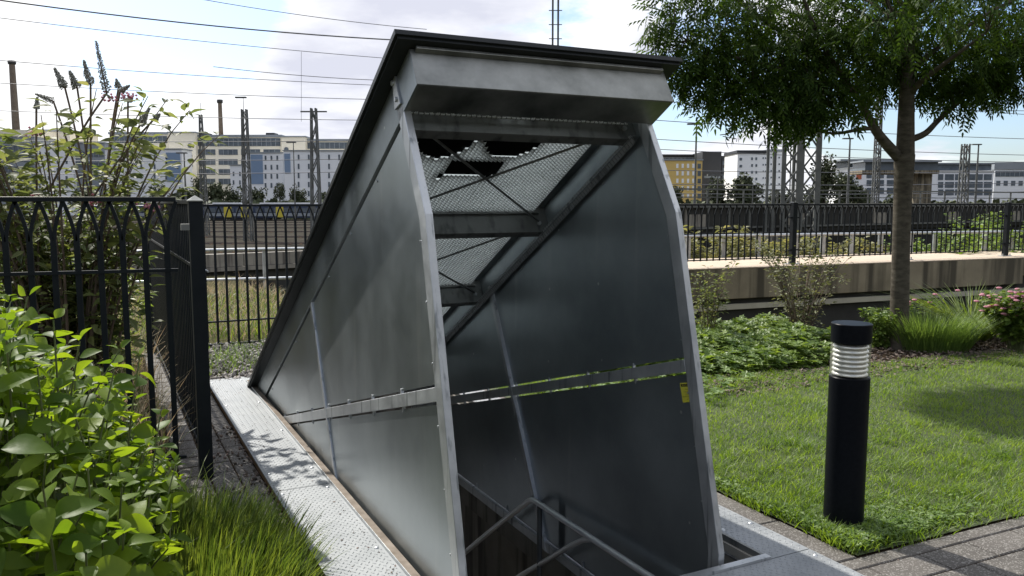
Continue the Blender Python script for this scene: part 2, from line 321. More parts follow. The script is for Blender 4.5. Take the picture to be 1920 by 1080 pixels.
# ================================================================== ground
def gh(x, y):
    p = Vector((x, y, 0))-O; s = p.dot(U); n = p.dot(Nn)
    t = max(0., min(1., (-s-17)/8)); z = -3.0*t*t*(3-2*t)
    if n > 1.5:
        edge = -4.0
        a = max(0., min(1., (n-1.5)/.3)); b = max(0., min(1., (edge-s)/.3)); c = max(0., min(1., (-9.2-s)/.5))
        z = min(z, 0) + a*b*(-1.3)*(1-c) + a*c*(-.45)*(1-t)
    return z
xs = np.concatenate([np.linspace(-1500, -60, 12), np.linspace(-50, -12, 12), np.linspace(-11, 20, 125), np.linspace(22, 60, 12), np.linspace(70, 1500, 12)])
ys = np.concatenate([np.linspace(-400, -8, 6), np.linspace(-5, 34, 157), np.linspace(36, 70, 10), np.linspace(80, 2200, 14)])
# the ground sheet is cut out where the stairwell opens
V = []; F = []
for y in ys:
    for x in xs: V.append((x, y, gh(x, y)-.012))
nx = len(xs)
for j in range(len(ys)-1):
    for i in range(nx-1):
        c = Vector(((xs[i]+xs[i+1])/2, (ys[j]+ys[j+1])/2, 0))-O; s = c.dot(U); n = c.dot(Nn)
        if -4.75 < s < .75 and -.28 < n < 1.75: continue
        F.append((j*nx+i, j*nx+i+1, (j+1)*nx+i+1, (j+1)*nx+i))
g = npmesh('ground', np.array(V), np.array(F), M['ground'], True); tag(g, kind='structure')
def quad_sheet(name, corners, z, m, nx=2):
    o = MB().add([Vector((c[0], c[1], z)) for c in corners], [(0, 1, 2, 3)]).build(name, m); tag(o, kind='structure'); return o
# lawn soil, bed
def snp(l): return [sn(*p) for p in l]
lw = MB().add([p+Vector((0, 0, .004)) for p in snp([(.53, 1.86), (.9, 12.4), (-2.1, 14), (-2.5, 5.4), (-2.95, 3.6), (-4.4, 1.72), (-.4, 1.86)])], [tuple(range(7))]).build('lawn', M['turf']); tag(lw, kind='structure')
bd = MB().add([p+Vector((0, 0, -.002)) for p in snp([(-2.0, 14), (-4.0, 14), (-4.0, 4.75), (-4.05, 1.9), (-4.3, 1.8), (-4.4, 1.71), (-2.9, 3.6), (-2.4, 5.4)])], [tuple(range(8))]).build('planting_bed', M['soil']); tag(bd, kind='structure')

# paving
pv = MB()
def rsn(s, n, z=0.): return sn(s+.035*(n-1.72) if n > 1.7 else s, n, z)
def stone(s0, s1, n0, n1, z=.0, g=.004):
    j = random.uniform(-.0015, .0015); b = .005
    lo = [rsn(s0+g, n0+g, -.05), rsn(s1-g, n0+g, -.05), rsn(s1-g, n1-g, -.05), rsn(s0+g, n1-g, -.05)]
    md = [p+Vector((0, 0, .05-b+z+j)) for p in lo]
    tp = [rsn(s0+g+b, n0+g+b, z+j), rsn(s1-g-b, n0+g+b, z+j), rsn(s1-g-b, n1-g-b, z+j), rsn(s0+g+b, n1-g-b, z+j)]
    pv.add(lo+md+tp, [(0,1,5,4),(1,2,6,5),(2,3,7,6),(3,0,4,7),(4,5,9,8),(5,6,10,9),(6,7,11,10),(7,4,8,11),(8,9,10,11)])
s = .53
stone(.53, .62, 1.72, 3.2); stone(.53, .62, 3.2, 4.2); stone(.53, .62, 4.2, 5.2); stone(.53, .62, 5.2, 6.2)
rows = [(.62, .79), (.79, .96), (.96, 1.13), (1.13, 1.3), (1.3, 1.47), (1.47, 1.64), (1.64, 1.81), (1.81, 1.98)]
for k, (a, b) in enumerate(rows):
    n = 1.72 - (.0 if k % 2 else .1)
    n0 = 1.72
    nn = 1.81 if k % 2 == 0 else 1.95
    while n0 < 7.5:
        stone(a, b, n0, nn); n0 = nn; nn += .32
sc = .53
for k in range(11): stone(sc-.48*(k+1), sc-.48*k, 1.72, 1.857)
k = 0; s0 = 1.2
while s0 > -6.4:      # two courses of setts between the fence and the tread plates
    stone(s0-.2, s0, -.62, -.47, -.004); stone(s0-.2+.09, s0+.09, -.47, -.352, -.004); stone(s0-.2, s0, -.78, -.62, -.008); s0 -= .2
pvo = pv.build('paving', M['paver']); tag(pvo, kind='structure')
jm = MB().add([p+Vector((0, 0, -.008)) for p in snp([(.52, 1.5), (2.3, 1.5), (2.3, 8), (.52, 8)])], [(0, 1, 2, 3)])
jm.add([p+Vector((0, 0, -.008)) for p in snp([(-5, 1.6), (.52, 1.6), (.52, 2.15), (-5, 2.15)])], [(0, 1, 2, 3)])
jm.add([p+Vector((0, 0, -.010)) for p in snp([(-6.4, -1.0), (2.0, -1.0), (2.0, -.335), (-6.4, -.335)])], [(0, 1, 2, 3)])
tag(jm.build('paving_joints', M['soil']), kind='structure')

# stairwell
st = MB(); f = lambda a, b, c: sn(a, b, c)
def snbox(mb, s0, s1, n0, n1, z0, z1):
    p = [sn(s0, n0, z0), sn(s1, n0, z0), sn(s1, n1, z0), sn(s0, n1, z0), sn(s0, n0, z1), sn(s1, n0, z1), sn(s1, n1, z1), sn(s0, n1, z1)]
    return mb.add(p, [(0,3,2,1),(4,5,6,7),(0,1,5,4),(1,2,6,5),(2,3,7,6),(3,0,4,7)])
snbox(st, -4.5, .38, 1.445, 1.6, -.88, -.012); snbox(st, -4.5, .38, -.25, -.045, -.88, -.012)
snbox(st, .385, .6, -.25, 1.6, -3.0, -.012); snbox(st, -4.75, -4.3, -.25, 1.6, -3.0, -.012)
snbox(st, -4.3, .38, 1.8, 1.95, -3.0, -.88); snbox(st, -4.3, .38, -.55, -.4, -3.0, -.88); snbox(st, -4.3, .38, -.55, 1.95, -3.15, -3.0)
snbox(st, -4.3, .38, 1.6, 1.95, -.9, -.6); snbox(st, -4.3, .38, -.55, -.25, -.9, -.6)
tag(st.build('stairwell', M['pit']), kind='structure')
sf = MB()
for k in range(15): snbox(sf, .38-.27*(k+1), .38-.27*k, -.04, 1.3, -.2-.19*(k+1)-.12, -.2-.19*(k+1))
tag(sf.build('stair_flight', M['pit']), 'concrete stair flight going down under the steel hood', 'stairs')

# tread plates
def tread(name, s0, s1, n0, n1, z, label, t=.008):
    e = empty(name, sn((s0+s1)/2, (n0+n1)/2, z-t), label, 'tread plate', 'tread plates round the hatch', A)
    P = []; X = []
    pitch = .034; i = 0
    a = s0+.015
    while a < s1-.01:
        b = n0+.012+(0 if i % 2 else pitch*.5)
        while b < n1-.01:
            P.append((a, b, 1 if i % 2 else -1)); b += pitch
        a += pitch*.62; i += 1
    P = np.array(P); ang = np.where(P[:, 2] > 0, R(38), R(-38))+R(0)
    c = np.array([tuple(sn(p[0], p[1], z)) for p in P]); Uv = np.array(U); Nv = np.array(Nn)
    Xd = np.cos(ang)[:, None]*Uv+np.sin(ang)[:, None]*Nv; Zd = np.tile((0, 0, 1.), (len(P), 1)); Yd = np.cross(Zd, Xd)
    tv = [(-.012, 0, -.0005), (0, -.0045, -.0005), (.012, 0, -.0005), (0, .0045, -.0005), (-.006, 0, .0024), (.006, 0, .0024)]
    tf = [(0, 1, 4), (1, 5, 4), (1, 2, 5), (2, 3, 5), (3, 4, 5), (3, 0, 4)]
    V, F = inst(tv, tf, c, Xd, Yd, Zd, np.ones(len(P)))
    mb = MB(); snbox(mb, s0, s1, n0, n1, z-t, z)
    fv = np.array([tuple(v) for v in mb.v]); tri = []
    for q in mb.f: tri += [(q[0], q[1], q[2]), (q[0], q[2], q[3])]
    V, F = join([(fv, np.array(tri)), (V, F)])
    npmesh('plate', V, F, M['tread'], False, e)
    for q in range(int((s1-s0)/.9)+1):
        for nn_ in (n0+.03, n1-.03):
            sc_ = s0+.06+q*.88
            if sc_ < s1-.02: wtop(MB().lathe([(.0, .006), (.006, .006), (.011, .002), (.012, 0)], 10, tuple(sn(sc_, nn_, z))).build('screw', M['galvpost']), e)
    return e
tread('tread_plate', -4.42, -1.42, -.352, -.048, .035, 'far long tread plate strip left of the hood, beside the fence post')
tread('tread_plate', -1.412, .38, -.352, -.048, .035, 'near long tread plate strip left of the hood, leading down to the grass tuft')
tread('tread_plate', -4.42, .384, 1.475, 1.712, .010, 'narrow tread plate strip right of the hood beside the lawn')
tread('tread_plate', .39, 1.5, -.048, 1.712, .010, 'wide tread plate in front of the hood entrance')
tread('tread_plate', -4.62, -4.426, -.352, 1.712, .012, 'tread plate across the rear of the hood, half hidden behind its low end')
for s0, s1, n0, n1, l in ((-4.42, .38, -.352, -.34, 'supporting'),):
    rs = MB(); snbox(rs, -4.42, .38, -.348, -.335, -.01, .026); tag(rs.build('edge_strip', M['rust']), 'dark edge bar under the left tread plates above the setts', 'edge bar')
fr = empty('opening_frame', sn(.36, .7, 0), 'steel angle frame round the stairwell opening under the hood', 'hatch frame', rz=A)
m_ = MB(); snbox(m_, .352, .388, -.04, 1.475, -.06, .022); snbox(m_, .335, .352, .0, 1.44, -.06, -.05); wtop(m_.build('front_angle', M['galvpost']), fr)
m_ = MB(); snbox(m_, -4.42, .351, 1.458, 1.472, -.06, .018); snbox(m_, -4.42, .35, 1.43, 1.458, -.06, -.052); wtop(m_.build('side_angle', M['galvbeam']), fr)
m_ = MB(); snbox(m_, -4.3, .351, -.044, -.006, -.1, .046); wtop(m_.build('edge_board', M['wood']), fr)
m_ = MB(); snbox(m_, -4.3, .351, -.047, -.0445, .0, .05); wtop(m_.build('edge_angle', M['galvpost']), fr)
m_ = MB(); snbox(m_, -4.22, -4.19, -.04, .35, .03, .04); wtop(m_.build('rear_bar', M['galvpost']), fr)

# ================================================================== the hood
hood = empty('stair_hood', O, 'wedge shaped galvanised steel hood raised over the stairwell', 'stair hood', None, A)
SB, SLOPE = -4.076, .5616; TH = math.atan(SLOPE); LT = (3.946)/math.cos(TH)
def RL(l, d): return (SB+l*math.cos(TH)+d*math.sin(TH), .05+l*math.sin(TH)-d*math.cos(TH))   # (s,z)
BL = [.30, (-3.12+4.076)/math.cos(TH)-.11, (-2.14+4.076)/math.cos(TH)-.11, (-1.223+4.076)/math.cos(TH)-.11, (-.366+4.076)/math.cos(TH)-.11]
def hprism(mb, poly, n0, n1): return mb.prism(poly, lambda u, v, w: loc(u, w, v), n0, n1)
def hpart(name, poly, n0, n1, m, bevel=0, parent=hood):
    return hprism(MB(), poly, n0, n1).build(name, M[m], parent, bevel)
# roof
mb = MB()
for l0, l1, n0, n1 in ((.3, LT-.13, -.074, .06), (.3, LT-.13, Wd-.06, Wd+.074), (0, .3, -.074, Wd+.074), (LT-.13, LT, -.074, Wd+.074)):
    hprism(mb, [RL(l0, 0), RL(l1, 0), RL(l1, .022), RL(l0, .022)], n0, n1)
    hprism(mb, [RL(max(l0, .012), .0221), RL(min(l1, LT-.012), .0221), RL(min(l1, LT-.012), .034), RL(max(l0, .012), .034)], max(n0, -.062), min(n1, Wd+.062))
mb.build('roof', M['roof'], hood)
hprism(MB(), [RL(.302, .004), RL(LT-.132, .004), RL(LT-.132, .010), RL(.302, .010)], .061, Wd-.061).build('added_light_panel', M['added_grp'], hood)  # unseen panel, added to let daylight through and brighten the ceiling sheet
def side_channel(n0, n1, i0, i1):
    mb = MB(); hprism(mb, [RL(.1, .035), RL(LT-.07, .035), RL(LT-.07, .205), RL(LT-.25, .2055), RL(LT-.32, .212), RL(.22, .212), RL(.1, .12)], n0, n1)
    hprism(mb, [RL(.24, .206), RL(LT-.34, .206), RL(LT-.34, .2115), RL(.24, .2115)], i0, i1)
    hprism(mb, [RL(.14, .037), RL(LT-.1, .037), RL(LT-.1, .043), RL(.14, .043)], i0, i1)
    return mb.build('side_channel', M['galv'], hood, .0015)
side_channel(0.0, .006, .0062, .055); side_channel(Wd-.006, Wd, Wd-.055, Wd-.0062)
# fascia
mb = MB(); LF = LT-.0695
hprism(mb, [RL(LF, .036), RL(LF+.006, .036), RL(LF+.006, .205), RL(LF, .205)], 0, Wd)
hprism(mb, [RL(LF-.175, .199), RL(LF-.0005, .199), RL(LF-.0005, .205), RL(LF-.175, .205)], .0065, Wd-.0065)
hprism(mb, [RL(LF+.0065, .0365), RL(LF+.03, .0365), RL(LF+.03, .05), RL(LF+.0065, .055)], .02, Wd-.02)
mb.build('front_fascia', M['fascia'], hood, .002)
# lines used by posts and panels
PF = [(-.352, 2.165), (-.2635, 2.0), (-.014, 1.552), (.335, .06), (.30, -.54)]
PWD = .07
PBk = [(p[0]-PWD*(1.0 if i else .55), p[1]-PWD*(.27 if i < 3 else .2)*(1 if i else 0)) for i, p in enumerate(PF)]
def post(n0, n1, no, ni):
    e = MB(); poly = PF[1:]+PBk[1:][::-1]; hprism(e, poly, n0, n1)
    po = e.build('front_post', M['galvpost'], hood, .003)
    hprism(MB(), [PF[0], PF[1], PBk[1], (PBk[0][0]+.02, PBk[0][1])], no, ni).build('fixing_plate', M['galvpost'], po)
    for u_, v_ in ((-.345, 2.09), (-.305, 2.02)):
        c = loc(u_, no if no < .5 else ni, v_); d = -1 if no < .5 else 1
        MB().tube([c, c+Vector((d*.009, 0, 0))], .011, 6).build('bolt', M['galvpost'], po)
    return po
post(0.0, .033, -.009, -.0005); post(Wd-.033, Wd, Wd+.0005, Wd+.009)
def isect(p1, p2, p3, p4):
    x1, y1 = p1; x2, y2 = p2; x3, y3 = p3; x4, y4 = p4
    d = (x1-x2)*(y3-y4)-(y1-y2)*(x3-x4)
    a = x1*y2-y1*x2; b = x3*y4-y3*x4
    return ((a*(x3-x4)-(x1-x2)*b)/d, (a*(y3-y4)-(y1-y2)*b)/d)
def off(p, q, d):      # line shifted to its left by d
    L_ = math.hypot(q[0]-p[0], q[1]-p[1]); nx_, ny_ = -(q[1]-p[1])/L_*d, (q[0]-p[0])/L_*d
    return (p[0]+nx_, p[1]+ny_), (q[0]+nx_, q[1]+ny_)
chan = (RL(.2, .212), RL(LT-.3, .212))
mid = ((-3.6, -.172), (.128, .87)); strut = ((-2.10, 1.20), (-1.205, -.56)); bot = ((-4.1, -.51), (.3, -.51))
pl1 = (PBk[1], PBk[2]); pl2 = (PBk[2], PBk[3]); pl3 = (PBk[3], PBk[4])
MW = .028
mt = off(*mid, MW); mbm = off(*mid, -MW); sl = off(*strut, -.019); sr_ = off(*strut, .019); bt = off(*bot, .028); bb = off(*bot, -.028)
def side(n0, n1, proud0, proud1, pn, inner):
    # rails
    polym = [isect(*mt, *pl2), isect(*mbm, *pl2), isect(*mbm, *sr_), isect(*mt, *sr_)]
    hpart('mid_rail', polym, proud0, proud1, 'galvpost', .002)
    polym = [isect(*mt, *sl), isect(*mbm, *sl), (mbm[0][0], mbm[0][1]), (mt[0][0], mt[0][1])]
    hpart('mid_rail', polym, proud0, proud1, 'galvpost', .002)
    top = isect(*off(*chan, .05), *sl), isect(*off(*chan, .05), *sr_)
    hpart('upright_strut', [top[0], top[1], isect(*bb, *sr_), isect(*bb, *sl)], proud0-.001, proud1+.001, 'galvpost', .002)
    hpart('bottom_rail', [bt[0], bt[1], bb[1], bb[0]], proud0+.0005, proud1-.0005, 'galvpost', .002)
    g = .011
    ct = off(*chan, -g*1.6 if not inner else .004); mu = off(*mt, g); ml = off(*mbm, -g); bu = off(*bt, g); sL = off(*sl, -.003); sR = off(*sr_, .003)
    p1b = off(*pl1, -.004); p2b = off(*pl2, -.004); p3b = off(*pl3, -.004)
    panels = [[isect(*ct, *sR), isect(*ct, *p1b), isect(*p1b, *p2b), isect(*mu, *p2b), isect(*mu, *sR)],
              [isect(*ct, *mu), isect(*ct, *sL), isect(*mu, *sL)],
              [isect(*ml, *sR), isect(*ml, *p2b), isect(*p2b, *p3b), isect(*bu, *p3b), isect(*bu, *sR)],
              [(-3.95, isect(*ml, (-3.95, 0), (-3.95, 1))[1] if isect(*ml, (-3.95, 0), (-3.95, 1))[1] > -.46 else -.465), isect(*ml, *sL), isect(*bu, *sL), (-3.95, -.47)]]
    for p in panels: hpart('side_panel', p, pn, pn+.003, 'galvsheet')
    # clips and screws along the rails
    for k in range(9):
        t = .07+k*.115; q = (mid[0][0]+(mid[1][0]-mid[0][0])*t, mid[0][1]+(mid[1][1]-mid[0][1])*t)
        for sg in (1, -1):
            a = (q[0]-.28*sg*.035, q[1]+sg*.036); c = loc(a[0]-.004, pn+(-.006 if inner else .006)*0, a[1])
            m_ = MB(); w0 = pn-.005 if inner else pn-.0055
            m_.box((w0, -a[0]-.005, a[1]-.013), (w0+.0135, -a[0]+.005, a[1]+.013)); m_.build('clip', M['galvpost'], hood)
    for k in range(7):
        t = .12+k*.13; q = (chan[0][0]+(chan[1][0]-chan[0][0])*t, chan[0][1]+(chan[1][1]-chan[0][1])*t-.045)
        m_ = MB(); m_.tube([loc(q[0], pn-.006, q[1]), loc(q[0], pn+.009, q[1])], .006, 6); m_.build('clip', M['galvpost'], hood)
    for k in range(6):
        t = .06+k*.16; q = (p2b[0][0]+(p2b[1][0]-p2b[0][0])*t-.02, p2b[0][1]+(p2b[1][1]-p2b[0][1])*t)
        m_ = MB(); m_.tube([loc(q[0], pn-.005, q[1]), loc(q[0], pn+.008, q[1])], .0045, 6); m_.build('screw', M['galvpost'], hood)
    for k in range(7):
        t = .2+.11*k; q = (bot[0][0]+(bot[1][0]-bot[0][0])*t, -.46)
        m_ = MB(); m_.box((pn-.008, -q[0]-.006, q[1]-.012), (pn+.011, -q[0]+.006, q[1]+.02)); m_.build('clip', M['galvpost'], hood)
side(0, .033, .0015, .03, .010, False)
side(Wd-.033, Wd, Wd-.034, Wd-.003, Wd-.014, True)
# ribbed strip covering the joint under the right hand channel, tilted into the hood
mb = MB()
def strip_pt(l, k): a = RL(l, .196+.040*k); return loc(a[0], Wd-.060+.022*k, a[1])
l_ = .3
while l_ < LT-.36:
    mb.add([strip_pt(l_, 0), strip_pt(l_+.019, 0), strip_pt(l_+.019, 1), strip_pt(l_, 1)], [(0, 1, 2, 3)])
    q4 = [strip_pt(l_+.019, 0)+Vector((.004, 0, 0)), strip_pt(l_+.0245, 0)+Vector((.004, 0, 0)), strip_pt(l_+.0245, 1)+Vector((.004, 0, 0)), strip_pt(l_+.019, 1)+Vector((.004, 0, 0))]
    mb.add(q4, [(0, 1, 2, 3)]); l_ += .0245
mb.build('ribbed_strip', M['galvpost'], hood)
# cross beams
BL = [0.26, 1.27, 2.30, 3.345, 4.315]      # lengths along the roof
BL = [.30, (-3.12+4.076)/math.cos(TH)-.11, (-2.14+4.076)/math.cos(TH)-.11, (-1.223+4.076)/math.cos(TH)-.11, (-.366+4.076)/math.cos(TH)-.11]
for l in BL:
    mb = MB(); hprism(mb, [RL(l, .042), RL(l+.007, .042), RL(l+.007, .206), RL(l, .206)], .0065, Wd-.0065)
    hprism(mb, [RL(l-.055, .199), RL(l-.0005, .199), RL(l-.0005, .206), RL(l-.055, .206)], .0565, Wd-.0565)
    hprism(mb, [RL(l-.055, .083), RL(l+.022, .083), RL(l+.022, .09), RL(l-.055, .09)], .0565, Wd-.0565)
    b = mb.build('cross_beam', M['galvbeam'], hood, .001)
    for n_ in (.07, Wd-.07):
        p0 = loc(*[RL(l+.007, .15)[0], n_, RL(l+.007, .15)[1]]); q = RL(l+.02, .15); p1 = loc(q[0], n_, q[1])
        MB().tube([p0, p1], .013, 6).build('bolt', M['galvpost'], b)
# end gusset plates on the right
# profiled ceiling sheets
def dark(l_s, n, k):           # patches of the sheet that are missing (s,n measured in the place)
    s = l_s
    j = .004*math.sin(n*190)+.003*math.sin(s*150)
    if ((s+.55)/.265)**2+((n-.365)/.175)**2 < 1+j*4 and s < -.45: return True
    if ((s+.55)/.245)**2+((n-.725)/.185)**2 < 1+j*4: return True
    if -.955+j < s < -.825+j and .452 < n < .748: return True
    if .43 < n < .465 and -.99 < s < -.93: return True
    if .69 < n < .735 and -.995 < s < -.94: return True
    return False
for bi in range(4):
    l0, l1 = BL[bi]+.012, BL[bi+1]-.06
    l1 = BL[bi+1]-.004
    pitch = .0247; nc = int((Wd-.12)/pitch); per = .021
    cu = np.arange(nc*4+1)/4.; nr = int((l1-l0)/per)*4; ru = np.arange(nr+1)/4.
    Cn = .06+cu*pitch; Lr = l0+ru*per
    prof = np.abs(((cu+.5) % 1)-.5)*2           # 0 at seams, 1 at ridge
    prof = np.where(prof > .95, 1., prof)
    bumpv = np.array([0., .55, 1., .7])[np.arange(nr+1) % 4]
    D = .060+.018*(prof[None]**.7)*(.35+.65*bumpv[:, None])
    Sg = SB+Lr[:, None]*math.cos(TH)+D*math.sin(TH); Zg = .05+Lr[:, None]*math.sin(TH)-D*math.cos(TH); Ng = np.tile(Cn, (nr+1, 1))
    V = np.stack([Ng, -Sg, Zg], -1).reshape(-1, 3); F = []; w = nc*4+1; bk = MB()
    for r_ in range(nr):
        for c_ in range(nc*4):
            if bi == 3:
                ss = round(Sg[(r_//4)*4, c_]/.02)*.02
                if dark(SB+(l0+(r_//4)*per)*math.cos(TH)+.035, .06+(c_//4+.5)*pitch, 0):
                    if r_ % 4 == 0 and c_ % 4 == 0:
                        la = l0+(r_//4)*per-.016; lb_ = la+per+.032; na = .06+(c_//4)*pitch-.016; nb_ = na+pitch+.032
                        q4 = [RL(la, .046+.0001*(r_ % 7)), RL(lb_, .046+.0001*(r_ % 7))]
                        bk.add([loc(q4[0][0], na, q4[0][1]), loc(q4[1][0], na, q4[1][1]), loc(q4[1][0], nb_, q4[1][1]), loc(q4[0][0], nb_, q4[0][1])], [(0, 1, 2, 3)])
                    continue
            F.append((r_*w+c_, r_*w+c_+1, (r_+1)*w+c_+1, (r_+1)*w+c_))
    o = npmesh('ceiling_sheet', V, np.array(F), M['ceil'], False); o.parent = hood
    if bk.v: bk.build('dark_patches', M['blackmat'], hood)
# a strip of the sheet edge seen between fascia and first beam
mb = MB()
for k in range(34):
    n_ = .07+k*.0335
    if k in (14, 15, 17): continue
    a, b_ = RL(BL[4]+.045, .08), RL(BL[4]+.045, .14)
    mb.add([loc(a[0], n_-.013, a[1]), loc(a[0], n_+.013, a[1]), loc(b_[0], n_, b_[1]), loc(a[0]-.02, n_-.013, a[1]-.01), loc(a[0]-.02, n_+.013, a[1]-.01), loc(b_[0]-.02, n_, b_[1]-.01)], [(0,1,2),(5,4,3),(0,3,4,1),(1,4,5,2),(2,5,3,0)])
hprism(mb, [RL(BL[4]+.028, .136), RL(BL[4]+.036, .136), RL(BL[4]+.036, .141), RL(BL[4]+.028, .141)], .06, Wd-.06)
mb.build('sheet_edge', M['ceil'], hood)
for bi in range(4):
    for a, b_ in ((.075, Wd-.075), (Wd-.075, .075)):
        p = RL(BL[bi]+.02, .15 if a < .5 else .14); q = RL(BL[bi+1]-.002, .15 if a < .5 else .14)
        MB().tube([loc(p[0], a, p[1]), loc(q[0], b_, q[1])], .0065, 8).build('brace_rod', M['galvbeam'], hood)
# yellow notice
def rp(px, py, n):       # point of the panel plane n behind a pixel, used to size the notice
    x = (px-960)/FPX; y = (540-py)/FPX
    d = Vector((x, math.cos(PITCH)+y*math.sin(PITCH), -math.sin(PITCH)+y*math.cos(PITCH)))
    t = (n+O.dot(Nn))/(d.dot(Nn)); q = d*t; return ((q-O).dot(U), q.z+CAMH)
sgn = [(.008, .765), (.072, .775), (.108, .668), (.044, .653)]
c_ = rp(1275, 718, Wd-.014); c1 = rp(1296, 717, Wd-.014); c2 = rp(1302, 753, Wd-.014); c3 = rp(1281, 755, Wd-.014)
sg = hprism(MB(), [c_, c1, c2, c3], Wd-.0155, Wd-.0142).build('warning_notice', M['signy'], hood); sg['label'] = 'yellow warning notice with black German text'
def lerp2(u, v):
    a = Vector(c_).lerp(Vector(c1), u); b = Vector(c3).lerp(Vector(c2), u); return a.lerp(b, v)
pp = [lerp2(.07, .06), lerp2(.93, .06), lerp2(.93, .2), lerp2(.07, .2)]
hprism(MB(), pp, Wd-.0161, Wd-.0156).build('header_bar', M['signk'], sg)
def text_on(txt, v, hgt, m, nz):
    cu = bpy.data.curves.new('t', 'FONT'); cu.body = txt; cu.size = 1; cu.align_x = 'CENTER'
    to = bpy.data.objects.new('t', cu); col.objects.link(to); dg = bpy.context.evaluated_depsgraph_get()
    me = bpy.data.meshes.new_from_object(to.evaluated_get(dg)); bpy.data.objects.remove(to)
    W_ = (Vector(c1)-Vector(c_)).length; H_ = (Vector(c3)-Vector(c_)).length
    wmax = max(abs(q.co.x) for q in me.vertices)*2; k = min(hgt, .86*W_/H_/wmax)
    for q in me.vertices:
        p = lerp2(.5+q.co.x*k*H_/W_, v-q.co.y*hgt); q.co = loc(p[0], nz, p[1])
    me.materials.clear(); me.materials.append(m); o = bpy.data.objects.new('lettering', me); col.objects.link(o); o.parent = sg
for t_, v_, h_, m_, z_ in (('ACHTUNG!', .17, .11, 'signy', Wd-.0164), ('In der', .37, .1, 'signk', Wd-.0158), ('Grube bitte', .49, .1, 'signk', Wd-.0158), ('immer', .61, .1, 'signk', Wd-.0158), ('HAUPTSCHALTER', .74, .1, 'signk', Wd-.0158), ('aus!', .87, .1, 'signk', Wd-.0158)):
    text_on(t_, v_, h_, M[m_], z_)

# handrail down in the stairwell
hr = empty('stair_handrail', sn(-1.19, Wd-.1, -1.2), 'galvanised tube handrail going down inside the stairwell', 'handrail', None, A)
n_ = Wd-.085
q = [sn(.3, n_, -.205), sn(-.6, n_, -.215), sn(-1.25, n_, -.222), sn(-1.29, n_, -.228), sn(-1.33, n_, -.25), sn(-1.8, n_, -.59), sn(-2.3, n_, -.965), sn(-3.2, n_, -1.64)]
wtop(MB().tube(q, .018, 14).build('top_rail', M['hrail']), hr)
q = [sn(-.62, n_, -.225), sn(-.70, n_, -.26), sn(-.8, n_, -.325), sn(-1.45, n_, -.79), sn(-2.6, n_, -1.65)]
wtop(MB().tube(q, .016, 14).build('knee_rail', M['hrail']), hr)
wtop(MB().tube([sn(-1.19, n_, -.235), sn(-1.19, n_, -1.6)], .016, 14).build('support_post', M['galvbeam']), hr)
wtop(MB().tube([sn(.2, n_, -.22), sn(.2, n_, -.6)], .016, 14).build('support_post', M['galvbeam']), hr)

# ================================================================== arched railings
def picket_mesh(zb, zt, arch, pitch, w=.026, t=.012, name='picket'):
    mb = MB(); zf = zt-arch
    mb.box((-w/2, -t/2, zb), (w/2, t/2, zf+.012))
    for sg in (1, -1):
        pr = None
        for k in range(7):
            u = k/6; x = sg*(w*.12+(pitch/2-w*.12)*u**1.7); z = zf+arch*u
            c = Vector((x, 0, z))
            if pr: mb.beam(pr, c, w*.62, t*.9, (0, 1, 0))
            pr = c
    me = mb.build(name, M['black']); d = me.data; bpy.data.objects.remove(me); return d
def railing(name, p, q, zt, rails, zb, arch, label, cat='railing', group=None, pitch=.111, w=.026, base=0., topw=(.045, .03)):
    p = Vector(p); q = Vector(q); L_ = (q-p).length; a = math.atan2(q.y-p.y, q.x-p.x)
    e = empty(name, (p.x, p.y, base), label, cat, group, a)
    n = max(1, round(L_/pitch)); pt = L_/n
    me = picket_mesh(zb-base, zt-base, arch, pt, w)
    MB().box((0, -topw[1]/2, zt-base-.001), (L_, topw[1]/2, zt-base+topw[0]-.02)).build('top_rail', M['black'], e, .002)
    for z in rails: MB().box((.002, -.011, z-base-.009), (L_-.002, .011, z-base+.009)).build('cross_rail', M['black'], e)
    lim = 98
    for k in range(min(n, lim)):
        o = bpy.data.objects.new('picket', me); col.objects.link(o); o.parent = e; o.location = (pt*(k+.5), 0, 0)
    return e
def sqpost(p, z0, z1, w, label, group=None, a=0, cap='pyramid', plate=False):
    e = empty('fence_post', (p[0], p[1], z0), label, 'fence post', group, a)
    h = z1-z0; MB().box((-w/2, -w/2, 0), (w/2, w/2, h)).build('shaft', M['black'], e, .003)
    if cap == 'pyramid':
        c = w/2+.004; m = MB().add([(-c, -c, h), (c, -c, h), (c, c, h), (-c, c, h), (-c, -c, h+.006), (c, -c, h+.006), (c, c, h+.006), (-c, c, h+.006), (0, 0, h+.035)],
            [(0,3,2,1),(0,1,5,4),(1,2,6,5),(2,3,7,6),(3,0,4,7),(4,5,8),(5,6,8),(6,7,8),(7,4,8)]); m.build('cap', M['fascia'], e)
    else: MB().box((-w/2-.003, -w/2-.003, h), (w/2+.003, w/2+.003, h+.006)).build('cap', M['galvpost'], e)
    if plate:
        MB().box((-.13, -.055, .0), (.13, .055, .012)).build('base_plate', M['galvpost'], e)
        for x in (-.1, .1): MB().tube([(x, -.03, .012), (x, -.03, .05)], .012, 6).build('anchor_bolt', M['galvpost'], e)
        for z in (.24, .78):
            for sg in (-1, 1): MB().box((sg*(w/2+.03)-.028, -.022, z-.012), (sg*(w/2+.03)+.028, .022, z+.012)).build('clamp', M['black'], e)
    return e
CP = Vector((-1.79, 4.60, 0))          # the near corner post
gd = Vector((.948, .319, 0)).normalized()
gate = railing('railing', CP-gd*3.15, CP-gd*.10, 1.6, (1.215, .13), .10, .225, 'black arched railing section in front of the purple flowering bush, left of the corner post', group='black arched railings', w=.03)
sqpost(CP-gd*3.2, 0, 1.62, .07, 'black square fence post beyond the left edge of the leafy shrub')
corner = sn(-6.44, -.66)
